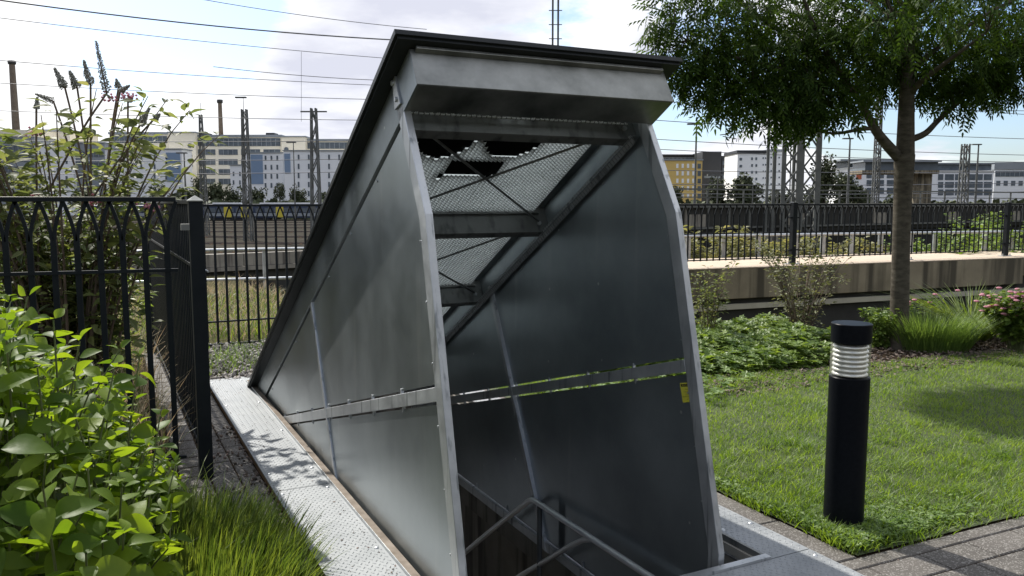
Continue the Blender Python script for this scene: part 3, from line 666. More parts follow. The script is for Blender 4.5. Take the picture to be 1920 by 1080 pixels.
cp_ = sqpost(CP, 0, 1.60, .075, 'tall black square post with silver pyramid cap at the railing corner', a=A)
MB().box((-.0375-.045, -.05, 1.44), (-.0380, -.0, 1.475)).build('latch_box', M['galvbeam'], cp_)
sd_ = -U
railing('railing', CP+sd_*.06, Vector((corner.x, corner.y, 0))-sd_*.05, 1.585, (1.22, .13), .08, .2, 'black arched railing seen almost end on, running back from the corner post', group='black arched railings')
MB().box((-.012, .045, .05), (.012, .085, 1.58)).build('stop_bar', M['black'], cp_)
sqpost(corner, 0, 1.6, .07, 'black square post at the far corner behind the tall bush', a=A)
mid0 = corner+Nn*.05; mid1 = sn(-6.44, 3.9)
railing('railing', mid0, mid1, 1.545, (.275, .02), 0.0, .2, 'black arched railing behind the low end of the hood, in front of the dry grass', group='black arched railings')
# steel cable hung along the railing
cb = MB(); p0 = sn(-3.4, -.60, 1.34); p1 = sn(-1.96, -.585, 1.20)
pts = [p0.lerp(p1, t)+Vector((0, 0, -.05*math.sin(math.pi*t))) for t in np.linspace(0, 1, 14)]
tag(cb.tube(pts, .006, 6).build('steel_cable', M['galvpost']), 'twisted steel cable sloping across the end on railing beside the corner post', 'cable')

# ================================================================== right hand wall, coping, railing
wp0 = Vector((2.77, 12.59, 0)); wp1 = Vector((9.69, 15.31, 0)); wd = (wp1-wp0).normalized(); wnr = Vector((-wd.y, wd.x, 0))
def wf(a, d, z): return wp0+wd*a+wnr*d+Vector((0, 0, z))
def wbox(mb, a0, a1, d0, d1, z0, z1):
    p = [wf(a0, d0, z0), wf(a1, d0, z0), wf(a1, d1, z0), wf(a0, d1, z0), wf(a0, d0, z1), wf(a1, d0, z1), wf(a1, d1, z1), wf(a0, d1, z1)]
    return mb.add(p, [(0,3,2,1),(4,5,6,7),(0,1,5,4),(1,2,6,5),(2,3,7,6),(3,0,4,7)])
rw = empty('retaining_wall', wf(0, .5, -1.5), 'long weathered concrete wall with pale top and dark base behind the planting bed', 'retaining wall', None, math.atan2(wd.y, wd.x))
m_ = MB(); wbox(m_, -2.5, 7.45, 0, 1.9, .045, .535); wbox(m_, 7.45, 11, 0, 1.9, .2, .535); wtop(m_.build('concrete_beam', M['conc'], bevel=.01), rw)
m_ = MB(); wbox(m_, -2.5, 11, -.004, 1.9, .5352, .552); wtop(m_.build('coping', M['coping']), rw)
m_ = MB(); wbox(m_, -2.5, 11, .10, .9, -1.6, .19); wtop(m_.build('dark_base', M['darkwall']), rw)
m_ = MB()
for a in np.arange(-2.5, 11, 2.4): wbox(m_, a, a+2.39, .03, .099, -.13, -.045)
wtop(m_.build('ledge', M['ledge']), rw)
pz = []
for (px, py) in ((1485, 495), (1703, 487), (1884, 480)):
    x = (px-960)/FPX; y = (540-py)/FPX; d = Vector((x, math.cos(PITCH)+y*math.sin(PITCH), -math.sin(PITCH)+y*math.cos(PITCH)))
    t = (.552-CAMH)/d.z; pz.append(Vector((d.x*t, d.y*t, 0)))
fd = (pz[2]-pz[0]).normalized(); sp = (pz[2]-pz[0]).length/2
posts = [pz[0]-fd*sp, pz[0], pz[0]+fd*sp, pz[2], pz[2]+fd*sp]
plab = ['hidden', 'left of the tree trunk', 'half hidden behind the tree trunk', 'near the right edge above the pink flowers', 'past the right edge']
flab = ['beside the right edge of the hood', 'between the lattice mast and the tree trunk', 'right of the tree trunk', 'at the far right end of the wall']
fa = math.atan2(fd.y, fd.x)
for k, p in enumerate(posts[:4]):
    if k: sqpost(p, .552, 1.585, .085, 'black railing post on the wall, '+plab[k], 'posts on the concrete wall', fa, 'flat', True)
for k in range(4):
    railing('railing', posts[k]+fd*.07+Vector((0, 0, 0)), posts[k+1]-fd*.07, 1.535, (1.085, .665), .65, .2, 'black arched railing panel on the concrete wall, '+flab[k], group='railing panels on the wall', pitch=.122, w=.024)

# ================================================================== bollard lamp
BX, BY = 1.645, 3.88
bl = empty('bollard_lamp', (BX, BY, 0), 'black cylindrical bollard lamp with clear louvred band on the lawn', 'bollard lamp')
r = .094
MB().lathe([(.118, .0), (.118, .012)], 48).lathe([(.118, .012), (r, .013)], 48).lathe([(r, .013), (r, .753)], 48).lathe([(r, .753), (r-.004, .757)], 48).lathe([(r-.004, .757), (.05, .757)], 48).build('column', M['bollard'], bl)
MB().lathe([(.03, .922), (r-.003, .922)], 48).lathe([(r-.003, .922), (r, .925)], 48).lathe([(r, .925), (r, 1.013)], 48).lathe([(r, 1.013), (r-.003, 1.016)], 48).lathe([(r-.003, 1.016), (0, 1.016)], 48).build('cap', M['bollard'], bl)
lm = bpy.data.materials.new('clear_lens'); lm.use_nodes = True; N_ = lm.node_tree.nodes; L_ = lm.node_tree.links; b = N_['Principled BSDF']; b.inputs['Roughness'].default_value = .08; b.inputs['Base Color'].default_value = (.5, .51, .46, 1)
tp_ = N_.new('ShaderNodeBsdfTransparent'); tp_.inputs[0].default_value = (.95, .95, .93, 1); mx_ = N_.new('ShaderNodeMixShader'); fr__ = N_.new('ShaderNodeLayerWeight'); fr__.inputs[0].default_value = .06; L_.new(fr__.outputs['Facing'], mx_.inputs[0])
L_.new(tp_.outputs[0], mx_.inputs[1]); L_.new(b.outputs[0], mx_.inputs[2]); L_.new(mx_.outputs[0], N_['Material Output'].inputs[0])
ln = MB().lathe([(r-.002, .7575), (r-.002, .9215)], 48); ln.lathe([(r-.006, .9215), (r-.006, .7575)], 48); ln.build('lens', lm, bl)
lv = MB(); z = .764
alu = mat('polished_louvre', (.85, .85, .83), .35, .6)
for k in range(7):
    c = z+k*.0225; lv.lathe([(.055, c-.001), (.083, c), (.084, c+.002), (.081, c+.009), (.074, c+.016), (.062, c+.020), (.055, c+.0212)], 40)
lv.build('louvres', alu, bl)

# ================================================================== vegetation helpers
def rotv(n): 
    a = rng.uniform(0, 2*np.pi, n); return np.stack([np.cos(a), np.sin(a), np.zeros(n)], 1)
def blades(P, h, w, lean=.35, bend=.35, dirs=None):       # flat curved grass blades, 3 segments
    n = len(P); d = rotv(n) if dirs is None else dirs; fz = rotv(n)
    side_ = nrm(np.cross(d, (0, 0, 1.)))*.6+fz*.4; side_[:, 2] = 0; side_ = nrm(side_)
    V = np.zeros((n, 7, 3)); h = h[:, None]; w = w[:, None]; lean = np.broadcast_to(lean, (n,))[:, None]; bend = np.broadcast_to(bend, (n,))[:, None]
    for i, (t, ww) in enumerate(((0, 1), (.4, .85), (.75, .55))):
        c = P+d*(lean*t+bend*t*t)*h; c = c+np.array([0, 0, 1.])*(t*h*(1-.35*bend*t))
        V[:, 2*i] = c-side_*w*ww/2; V[:, 2*i+1] = c+side_*w*ww/2
    V[:, 6] = P+d*(lean+bend)*h+np.array([0, 0, 1.])*(h*(1-.35*bend))
    tf = np.array([(0, 1, 3), (0, 3, 2), (2, 3, 5), (2, 5, 4), (4, 5, 6)])
    F = tf[None]+(np.arange(n)*7)[:, None, None]
    return V.reshape(-1, 3), F.reshape(-1, 3)
def SN(s, n, z=0.):
    s = np.asarray(s, float); n = np.asarray(n, float); z = np.broadcast_to(z, s.shape)
    return np.stack([O.x+U.x*s+Nn.x*n, O.y+U.y*s+Nn.y*n, z], 1)
def nz(P, f, seed=0.):
    return np.array([mnoise.noise(Vector((p[0]*f+seed, p[1]*f-seed, seed))) for p in P])

# lawn
n = 150000
s_ = rng.uniform(-4.3, .72, n); n_ = 1.84+rng.uniform(0, 1, n)**1.35*8.2
far_edge = np.interp(n_, [1.7, 3.6, 5.4, 8, 12], [-4.4, -2.95, -2.45, -2.2, -2.1])+rng.normal(0, .04, n)
near = .535+.035*(n_-1.86)+.015*np.sin(n_*9)+rng.normal(0, .014, n); left = 1.853+.012*np.sin(s_*11)+rng.normal(0, .008, n)
k = (s_ > far_edge) & (s_ < near) & (n_ > left) & ((s_-.233)**2+(n_-2.093)**2 > .112**2)
P = SN(s_[k], n_[k]); pn = nz(P, 1.6, 3.); ln_ = nz(P, 5., 9.)
h = (.028+.024*np.clip(pn+.3, 0, 1)+.02*np.clip(ln_, 0, 1))*rng.uniform(.6, 1.4, len(P))
h *= 1+.5*np.clip((s_[k]+.5), 0, 1)
P2 = P.copy()
V, F = blades(P2, h, rng.uniform(.003, .0055, len(P)), rng.uniform(.1, .7, len(P)), rng.uniform(.1, .6, len(P)))
n = 2600          # longer tufts near the edges and the bollard
c_s = rng.uniform(-.9, .52, 130); c_n = rng.uniform(1.87, 4.2, 130); ii = rng.integers(0, 130, n)
ss = c_s[ii]+rng.normal(0, .025, n); nn_ = c_n[ii]+rng.normal(0, .025, n); k = (nn_ > 1.87) & (ss < .53)
P = SN(ss[k], nn_[k]); V2, F2 = blades(P, rng.uniform(.05, .12, len(P)), rng.uniform(.003, .005, len(P)), rng.uniform(.2, .8, len(P)), rng.uniform(.3, .9, len(P)))
V, F = join([(V, F), (V2, F2)])
tag(npmesh('grass', V, F, M['grass'], False), 'green mown lawn grass around the bollard lamp', 'grass', kind='stuff')
# low clover-like weeds at the lawn corner
lt = leaf_t(.32, .1, .2, (0, .8, 1, .8, 0))
n = 2600; s_ = .5-np.abs(rng.normal(0, .16, n)); n_ = 1.88+np.abs(rng.normal(0, .42, n)); s2 = rng.uniform(-1.2, .5, 900); n2 = 1.88+np.abs(rng.normal(0, .05, 900))
s_ = np.concatenate([s_, s2]); n_ = np.concatenate([n_, n2]); n = len(s_)
P = SN(s_, n_, rng.uniform(.01, .04, n)); D = rotv(n); D[:, 2] = rng.uniform(-.1, .7, n); up = np.tile((0, 0, 1.), (n, 1))+rng.normal(0, .3, (n, 3))
X, Y, Z = frames(D, up); V, F = inst(*lt, P, X, Y, Z, rng.uniform(.014, .034, n))
tag(npmesh('clover_weeds', V, F, M['weed'], False), 'low leafy clover weeds at the corner of the lawn by the pavers', 'weeds', kind='stuff')

# foreground shrub
def shrub_h(x, y):
    x = x*2.6/max(y, 1.9)
    b = np.interp(x, [-3.2, -2.2, -1.75, -1.6, -1.5, -1.35, -1.25, -1.15, -1.05], [1.12, 1.12, 1.18, 1.2, 1.0, .86, .74, .52, .3])
    return b-.10*np.clip(2.2-y, 0, 1)-.16*np.clip(y-3.1, 0, 1)
sh = empty('leafy_shrub', (-1.8, 2.6, 0), 'large bright green leafy shrub in the left foreground', 'shrub')
LP, LD, LS, LU = [], [], [], []; stems = MB()
lt = leaf_t(.32, .12, .38, (0, .5, .88, 1, .93, .72, .4, .0))
tips = []
for k in range(980):
    x = random.uniform(-3.1, -.86); y = random.uniform(1.75, 3.85)
    if x*2.6/y > -1.10: continue
    hh = float(shrub_h(x, y)); z = hh*random.choice((1, 1, .92, .8, .65, .5, .35))+random.gauss(0, .045)
    tips.append((x, y, z))
for (px, py, Y_) in ((52, 556, 2.55), (215, 690, 2.7), (225, 655, 2.8), (262, 668, 2.9), (100, 600, 2.5), (150, 640, 2.6), (30, 600, 2.4), (300, 780, 3.0), (330, 870, 3.1), (250, 750, 2.7), (170, 730, 2.4), (70, 690, 2.3), (12, 640, 2.2), (210, 830, 2.4), (120, 800, 2.2)):
    p = at(px, py, Y_); tips.append((p.x, p.y, p.z))
for x, y, z in tips:
    z = max(z, .15); bx = x*.72-.55+random.gauss(0, .1); by = y*.6+1.05+random.gauss(0, .1)
    b0 = Vector((bx, by, max(0, z-.9))); tp = Vector((x, y, z)); c = b0.lerp(tp, .5)+Vector((0, 0, .12))
    pts = [b0*(1-t)**2+c*2*t*(1-t)+tp*t*t for t in np.linspace(0, 1, 7)]
    stems.tube(pts, [.006-.0035*t for t in np.linspace(0, 1, 7)], 5, False)
    dv = (pts[-1]-pts[-2]).normalized(); a0 = random.uniform(0, 6.28)
    nodes = random.choice((3, 4, 4, 5))
    for j in range(nodes):
        pos = tp-dv*(.058*j+.002); ang = a0+j*R(88)+random.gauss(0, .15)
        sz = (.042, .072, .094, .1, .09)[j]*random.uniform(.8, 1.2)
        for sgn_ in (0, math.pi):
            dd = Vector((math.cos(ang+sgn_), math.sin(ang+sgn_), random.uniform(-.45, .8) if j else random.uniform(.5, 1.4)))
            LP.append(pos); LD.append(dd); LS.append(sz); LU.append((random.gauss(0, .55), random.gauss(-.1, .55), 1))
LP = np.array(LP); LD = np.array(LD); X, Y, Z = frames(LD, np.array(LU, float)); sc_ = np.array(LS)
V, F = inst(*lt, LP+nrm(LD)*.008, X, Y, Z, np.stack([sc_*rng.uniform(.85, 1.15, len(sc_)), sc_, sc_*rng.uniform(.4, 1.3, len(sc_))], 1))
npmesh('leaves', V, F, M['hydr'], True, sh)
wtop(stems.build('stems', M['stem']), sh)

# sedge tuft at the path edge
tf_ = empty('sedge_tuft', (-1.15, 3.3, 0), 'dense tuft of upright green sedge blades spilling over the setts', 'grass tuft')
n = 7500; a = rng.uniform(0, 2*np.pi, n); rr = np.sqrt(rng.uniform(0, 1, n))
cx, cy = -1.30, 3.12
P = np.stack([cx+rr*np.cos(a)*.42-rr*np.sin(a)*.22, cy+rr*np.sin(a)*.68+rr*np.cos(a)*.1, np.zeros(n)], 1)
k_ = (P[:, 0]-O.x)*Nn.x+(P[:, 1]-O.y)*Nn.y < -.42; P = P[k_]; rr = rr[k_]; n = len(P)
pp_ = P-np.array([cx, cy, 0]); d = nrm(pp_+np.array([.25, -.12, 0])+rng.normal(0, .12, (n, 3))); d[:, 2] = 0
V, F = blades(P, rng.uniform(.12, .27, n), rng.uniform(.006, .011, n), rng.uniform(.05, .45, n)*(.3+rr), rng.uniform(.0, .5, n)*rr, d)
npmesh('blades', V, F, M['sedge'], False, tf_)
# dark undergrowth under the shrub
n = 3000; P = np.stack([rng.uniform(-3.2, -1.0, n), rng.uniform(1.8, 4.3, n), np.zeros(n)], 1)
P = P[(P[:, 0]-O.x)*Nn.x+(P[:, 1]-O.y)*Nn.y < -.66]; n = len(P)
V, F = blades(P, rng.uniform(.08, .3, n), rng.uniform(.004, .009, n), rng.uniform(.1, .6, n), rng.uniform(.1, .7, n))
tag(npmesh('undergrowth', V, F, M['sedge'], False), 'low green undergrowth beneath the leafy shrub', 'undergrowth', kind='stuff')

# dry grass and weeds behind the railings
def patch(nb, s0, s1, n0, n1, hmin, hmax, w, m, name, label, z=0.):
    P = SN(rng.uniform(s0, s1, nb), rng.uniform(n0, n1, nb)); P[:, 2] = [gh(p[0], p[1]) for p in P]
    h = rng.uniform(hmin, hmax, nb)*(.6+.7*np.clip(nz(P, .9, 5.)+.5, 0, 1.2))
    V, F = blades(P, h, np.full(nb, w)*rng.uniform(.7, 1.3, nb), rng.uniform(.05, .5, nb), rng.uniform(.1, .8, nb))
    return tag(npmesh(name, V, F, m, False), label, 'grass', kind='stuff')
patch(9000, -11.5, -6.6, -4.5, 4.6, .08, .26, .01, M['sedge'], 'wild_grass', 'wild green grass growing behind the far railing')
patch(7000, -12.5, -6.7, -4.5, 4.6, .12, .34, .007, M['straw'], 'dry_grass', 'dry straw coloured grass behind the far railing')
patch(2600, -6.3, -1.9, -3.2, -.8, .25, .75, .006, M['straw'], 'dry_grass', 'dry straw stalks standing behind the left railing')
patch(2600, -6.3, -1.9, -3.2, -.85, .15, .5, .009, M['sedge'], 'wild_grass', 'shaded green grass among the dry stalks behind the left railing')
patch(800, -6.3, -4.75, -.5, .5, .04, .11, .006, M['weed'], 'wild_grass', 'short bright grass growing through the gravel behind the hood')
# gravel
n = 3800; ico = np.array([(0,0,1),(.9,0,.3),(.28,.85,.3),(-.72,.52,.3),(-.72,-.52,.3),(.28,-.85,.3),(.5,.5,-.5),(-.5,.5,-.5),(-.5,-.5,-.5),(.5,-.5,-.5)], float)
icf = np.array([(0,1,2),(0,2,3),(0,3,4),(0,4,5),(0,5,1),(1,6,2),(2,7,3),(3,8,4),(4,8,5),(5,9,1),(1,9,6),(2,6,7),(3,7,8),(5,8,9)])
P = SN(rng.uniform(-6.6, -4.55, n), rng.uniform(-.6, 2.2, n), rng.uniform(-.01, .012, n))
X, Y, Z = frames(rng.normal(0, 1, (n, 3)), rng.normal(0, 1, (n, 3)))
V, F = inst(ico, icf, P, X, Y, Z, rng.uniform(.012, .04, (n, 1))*np.array([[1, .75, .6]])*rng.uniform(.8, 1.2, (n, 3)))
tag(npmesh('gravel', V, F, M['stone'], False), 'loose grey gravel stones behind the low end of the hood', 'gravel', kind='stuff')
n = 500; P = SN(rng.uniform(-3, .9, n), -.36-rng.uniform(0, 1, n)**2*.3, rng.uniform(.0, .008, n)); X, Y, Z = frames(rng.normal(0, 1, (n, 3)), rng.normal(0, 1, (n, 3)))
V, F = inst(ico, icf, P, X, Y, Z, rng.uniform(.003, .012, (n, 1))*np.ones((1, 3)))
tag(npmesh('grit', V, F, M['chip'], False), 'brown leaf litter and grit lying along the setts', 'litter', kind='stuff')
n = 150; P = np.concatenate([SN(rng.uniform(-4.3, .3, n), rng.uniform(-.34, -.06, n), .037), SN(rng.uniform(.42, 1.3, 50), rng.uniform(.2, 1.7, 50), .012), SN(rng.uniform(.55, 1.8, 90), rng.uniform(1.75, 5, 90), .003)]); n = len(P); X, Y, Z = frames(rng.normal(0, 1, (n, 3))*np.array([1, 1, .2]), np.array([0, 0, 1.])+rng.normal(0, .3, (n, 3)))
V, F = inst(ico, icf, P, X, Y, Z, rng.uniform(.002, .009, (n, 1))*np.array([[.6, 1, .2]]))
tag(npmesh('debris', V, F, M['chip'], False), 'tiny dry leaf bits scattered on the tread plates and pavers', 'litter', kind='stuff')
# bark mulch
n = 8000; P = SN(rng.uniform(-4.0, -2.0, n), rng.uniform(3.4, 11, n), rng.uniform(.0, .02, n)); k = P[:, 2] > -1
X, Y, Z = frames(rng.normal(0, 1, (n, 3))*np.array([1, 1, .35]), np.array([0, 0, 1.])+rng.normal(0, .4, (n, 3)))
V, F = inst(ico, icf, P, X, Y, Z, rng.uniform(.012, .035, (n, 1))*np.array([[.5, 1, .25]]))
tag(npmesh('bark_mulch', V, F, M['chip'], False), 'brown bark mulch scattered around the tree trunk', 'mulch', kind='stuff')

# geranium ground cover: lobed leaves as 5-point fans
def lobed():
    vs = [(0, 0, -.08)]; k = 10
    for i in range(k+1):
        a = math.pi*(-.35+1.7*i/k); r_ = 1 if i % 2 == 0 else .62
        vs.append((r_*math.cos(a), r_*math.sin(a), .06 if i % 2 else -.04))
    return np.array(vs), np.array([(0, i, i+1) for i in range(1, k+1)])
lb = lobed()
n = 12000; s_ = rng.uniform(-4.1, -2.2, n); n_ = rng.uniform(1.9, 6.0, n)
fe = np.interp(n_, [1.7, 3.6, 5.4, 8], [-4.2, -2.75, -2.5, -2.35]); k = (s_ < fe+.0) & ~((n_ > 5.35) & (s_ > -3.0)); s_ = s_[k]; n_ = n_[k]; n = len(s_)
P0 = SN(s_, n_); hh = .15+.16*np.clip(nz(P0, 1.5, 1.)+.4, 0, 1)+.05*nz(P0, 6, 4.)
hh *= np.clip((fe[k]-s_)/.25+.35, .2, 1)
P = P0.copy(); P[:, 2] = hh*rng.uniform(.35, 1.05, n); up = np.array([0, -.25, 1.])+rng.normal(0, .38, (n, 3)); X, Y, Z = frames(rotv(n), up)
V, F = inst(*lb, P, X, Y, Z, rng.uniform(.03, .062, n))
tag(npmesh('geranium_cover', V, F, M['gera'], False), 'green lobed geranium ground cover along the wall between hood and tree', 'ground cover', kind='stuff')
n = 330; s_ = rng.uniform(-3.0, -1.55, n); n_ = 2.1+rng.uniform(0, 1, n)**1.6*2.2; k = s_ < np.interp(n_, [2, 3.4, 4.4], [-1.6, -2.0, -2.6]); s_, n_ = s_[k], n_[k]; n = len(s_)
X, Y, Z = frames(rotv(n), np.array([0, 0, 1.])+rng.normal(0, .25, (n, 3))); V, F = inst(*lb, SN(s_, n_, rng.uniform(.03, .09, n)), X, Y, Z, rng.uniform(.035, .07, n))
tag(npmesh('runner_leaves', V, F, M['weed'], False), 'pale leafy runners creeping from the bed onto the lawn near the hood', 'weeds', kind='stuff')

# plants of the bed
def strap(name, label, base, nb, h0, h1, w, lean, bend, m, spread, zb=0., cat='grass clump', rx=1.):
    e = empty(name, (base[0], base[1], zb), label, cat); a = rng.uniform(0, 6.28, nb); rr = np.sqrt(rng.uniform(0, 1, nb))*spread
    P = np.stack([base[0]+rr*np.cos(a)*rx, base[1]+rr*np.sin(a), np.full(nb, zb)], 1); d = nrm(np.stack([np.cos(a), np.sin(a), 0*a], 1)+rng.normal(0, .3, (nb, 3))*np.array([1, 1, 0]))
    V, F = blades(P, rng.uniform(h0, h1, nb), np.full(nb, w), rng.uniform(*lean, nb), rng.uniform(*bend, nb), d); npmesh('blades', V, F, m, False, e); return e
strap('feather_grass', 'low feathery green grass clump just right of the tree trunk', at(1745, 655, 8.75), 2600, .28, .5, .006, (.1, .55), (.1, .5), M['weed'], .3, rx=1.3)
strap('strap_leaf_clump', 'dark clump of long arching strap leaves under the wall', at(1818, 640, 9.4), 420, .5, .85, .016, (.1, .5), (.5, 1.2), M['sedge'], .2)
def bushy(name, label, base, nst, H, sp, leafm, lsz, ldens, lt, stemm, cat='bush', zb=0., arch=.3, dirx=0., z0=0.2, lw=1., clear=0, ydamp=1., top=None):
    e = empty(name, (base[0], base[1], zb), label, cat); st = MB(); LP, LD, LS = [], [], []; tips = []
    for k in range(nst):
        a = random.uniform(0, 6.28); r_ = random.uniform(0, sp)
        hh = H*random.uniform(.6, 1.05); tx = math.cos(a)*(r_+arch*hh)+dirx*hh; ty = (math.sin(a)*(r_+arch*hh))*ydamp
        b0 = Vector((base[0]+math.cos(a)*r_*.4, base[1]+math.sin(a)*r_*.4, zb)); tp = Vector((base[0]+tx, base[1]+ty, zb+hh)); c = Vector((b0.x+(tp.x-b0.x)*.3, b0.y+(tp.y-b0.y)*.3, zb+hh*.75))
        pts = [b0*(1-t)**2+c*2*t*(1-t)+tp*t*t for t in np.linspace(0, 1, 9)]
        st.tube(pts, [max(.002, H*.006*(1-.8*t)) for t in np.linspace(0, 1, 9)], 5, False); tips.append((tp, (pts[-1]-pts[-2]).normalized()))
        nl = int(ldens*hh)
        for j in range(nl):
            t = random.uniform(z0, 1); i = min(7, int(t*8)); p = pts[i].lerp(pts[i+1], t*8-i); rr_ = random.uniform(0, .16*H*(1.1-t))+.01
            aa = random.uniform(0, 6.28); dd = Vector((math.cos(aa), math.sin(aa), random.uniform(-.3, .8)))
            LP.append(p+dd*rr_); LD.append(dd); LS.append(lsz*random.uniform(.6, 1.3))
    LP = np.array(LP); LD = np.array(LD); n = len(LP); X, Y, Z = frames(LD, np.array([0, 0, 1.])+rng.normal(0, .4, (n, 3))); LS = np.array(LS)
    V, F = inst(*lt, LP, X, Y, Z, np.stack([LS*lw, LS, LS], 1)); npmesh('leaves', V, F, leafm, False, e); wtop(st.build('stems', stemm), e)
    return e, tips
lf5 = leaf_t(.28, .1, .3, (0, .8, 1, .7, 0)); lance = leaf_t(.17, .06, .35, (0, .75, 1, .8, .45, 0))
def flat_heads(e, tips, m, r0, per=1):
    o = MB().lathe([(0, r0*.4), (r0*.6, r0*.33), (r0, .0), (r0*.5, -r0*.3), (0, -r0*.4)], 7, (0, 0, 0), False).build('flower_head', m); me = o.data; bpy.data.objects.remove(o)
    for tp, d in tips:
        for k in range(per):
            if k and random.random() < .5: continue
            c = tp+Vector((random.gauss(0, r0*1.2), random.gauss(0, r0*1.2), random.gauss(0, r0*.5)))
            o = bpy.data.objects.new('flower_head', me); col.objects.link(o); o.location = c-Vector(e.location); o.parent = e
b = at(1905, 652, 8.6); e, t = bushy('stonecrop_plant', 'bright green stonecrop with dusty pink flower heads at the right edge', (b.x, b.y), 70, .62, .18, M['gera'], .07, 55, lf5, M['stem'], cat='flowering plant', arch=.35, lw=1.3); flat_heads(e, t, M['pink'], .032, 2)
b = at(1722, 640, 9.2); e, t = bushy('stonecrop_plant', 'small pink flowered stonecrop behind the feathery grass by the trunk', (b.x, b.y), 12, .62, .1, M['gera'], .05, 30, lf5, M['stem'], cat='flowering plant', arch=.35); flat_heads(e, t, M['pink'], .03)
b = at(1500, 640, 9.2); bushy('twiggy_bush', 'thin twiggy bush with tiny leaves in front of the wall, above the geraniums', (b.x, b.y), 30, 1.15, .3, M['twigleaf'], .045, 50, lf5, M['twig'], arch=.42, z0=.1)
b = at(1328, 640, 8.7); bushy('twiggy_bush', 'small weedy bush beside the hood post against the wall', (b.x, b.y), 16, .95, .1, M['bud'], .045, 50, lf5, M['twig'], arch=.2)
b = at(1652, 650, 8.8); bushy('small_shrub', 'small round green shrub between the bollard lamp and the trunk', (b.x-.02, b.y), 40, .42, .06, M['gera'], .05, 90, lf5, M['stem'], arch=.35, z0=.0)

# buddleia behind the left railing
random.seed(11)
bb_ = Vector((-3.45, 6.3, 0)); e, t = bushy('butterfly_bush', 'tall ragged butterfly bush with faded flower spikes behind the left railing', bb_, 62, 2.35, .6, M['bud'], .115, 30, lance, M['twig'], arch=.3, z0=.02, ydamp=.6, lw=1.3)
mb = MB()
def spike(p, q, r0):
    p = Vector(p); q = Vector(q); d = (q-p).normalized(); a_ = d.cross(Vector((0, 1, .1))).normalized(); b_ = d.cross(a_)
    r0 *= .62
    for k in range(150):
        t = (k/150)**.9; c = p.lerp(q, t); rr = r0*(1-t*.8)*random.uniform(.5, 1.1); a = k*2.4
        c2 = c+(a_*math.cos(a)+b_*math.sin(a))*rr; s0 = r0*.34*random.uniform(.6, 1.3)*(1-.5*t)
        mb.add([c2+d*s0*1.5, c2+a_*s0, c2-a_*s0, c2+b_*s0], [(0,1,3),(0,3,2),(0,2,1),(1,2,3)])
sticks = MB()
for (x0, y0, x1, y1) in ((200, 175, 180, 77), (170, 160, 157, 113), (122, 165, 102, 128), (145, 165, 130, 133), (262, 235, 280, 203), (222, 165, 218, 148), (68, 205, 70, 182), (225, 172, 243, 160), (290, 222, 300, 214), (100, 190, 66, 176), (240, 190, 250, 178)):
    Yd = random.uniform(6.0, 6.6); p = at(x0, y0, Yd); q = at(x1, y1, Yd); spike(p, q, .056 if abs(y1-y0) > 25 else .04)
    b0 = Vector((bb_.x+random.uniform(-.4, .4), Yd, 1.0)); c = b0.lerp(p, .5)+Vector((0, 0, .2)); sticks.tube([b0*(1-u)**2+c*2*u*(1-u)+p*u*u for u in np.linspace(0, 1, 7)]+[q], [.008]*7+[.003], 5)
wtop(mb.build('flower_spikes', M['spike']), e); wtop(sticks.build('flower_stalks', M['twig']), e)
mb = MB()
for (x_, y_) in ((62, 248), (205, 183), (240, 182), (76, 366), (285, 388), (175, 378)):
    c = at(x_, y_, 6.1)
    for k in range(26): mb.lathe([(0, .01), (.012, 0), (0, -.01)], 5, tuple(c+Vector((random.gauss(0, .032), random.gauss(0, .03), random.gauss(0, .014)))), False)
wtop(mb.build('pink_blossoms', M['pink']), e)
random.seed(5)
bushy('wild_bush', 'dense green wild bush filling the space behind the left railing', (-4.4, 6.6), 46, 1.55, .9, M['gera'], .1, 50, lance, M['twig'], arch=.3, z0=.0, ydamp=.7)
bushy('wild_bush', 'darker low bush behind the railing bars beside the tall bush', (-3.55, 6.7), 34, 1.15, .4, M['gera'], .09, 50, lance, M['twig'], arch=.22, z0=.0, ydamp=.6)

# ================================================================== the street tree
TB = at(1686, 652, 8.8); TB.z = 0
tr = empty('ash_tree', TB, 'slender street tree with a broad dark green crown on the lawn edge', 'tree')
def TP(px, py, dy=0): return at(px, py, 8.75+dy)
trunk = MB()
pts = [TP(1687, 660), TP(1686, 600), TP(1688, 520), TP(1690, 440), TP(1693, 360), TP(1696, 290)]; pts[0].z = -.02
trunk.tube(pts, [.115, .098, .092, .089, .092, .105], 16)
trunk.tube([TP(1697, 300), TP(1699, 220), TP(1702, 120), TP(1706, 0), TP(1712, -160), TP(1716, -330)], [.095, .082, .07, .058, .038, .015], 12)
wtop(trunk.build('trunk', M['bark']), tr)
limbs = MB(); ends = []
def limb(pl, r0, r1):
    # smooth through points
    P_ = [Vector(p) for p in pl]; out = []
    for i in range(len(P_)-1):
        a = P_[max(i-1, 0)]; b = P_[i]; c = P_[i+1]; d = P_[min(i+2, len(P_)-1)]
        for t in np.linspace(0, 1, 5)[:-1]: out.append(.5*((2*b)+(-a+c)*t+(2*a-5*b+4*c-d)*t*t+(-a+3*b-3*c+d)*t**3))
    out.append(P_[-1]); limbs.tube(out, list(np.linspace(r0, r1, len(out))), 8); ends.append(out); return out
limb([TP(1690, 300), TP(1660, 268, -.05), TP(1638, 238, -.1), TP(1618, 200, -.2), TP(1585, 150, -.35), TP(1540, 80, -.5), TP(1500, -20, -.6)], .062, .015)
limb([TP(1638, 240, -.1), TP(1610, 243, -.2), TP(1560, 250, -.4), TP(1500, 235, -.6)], .025, .008)
limb([TP(1706, 262), TP(1735, 250, .05), TP(1760, 225, .1), TP(1800, 190, .2), TP(1850, 150, .3), TP(1930, 90, .4)], .038, .012)
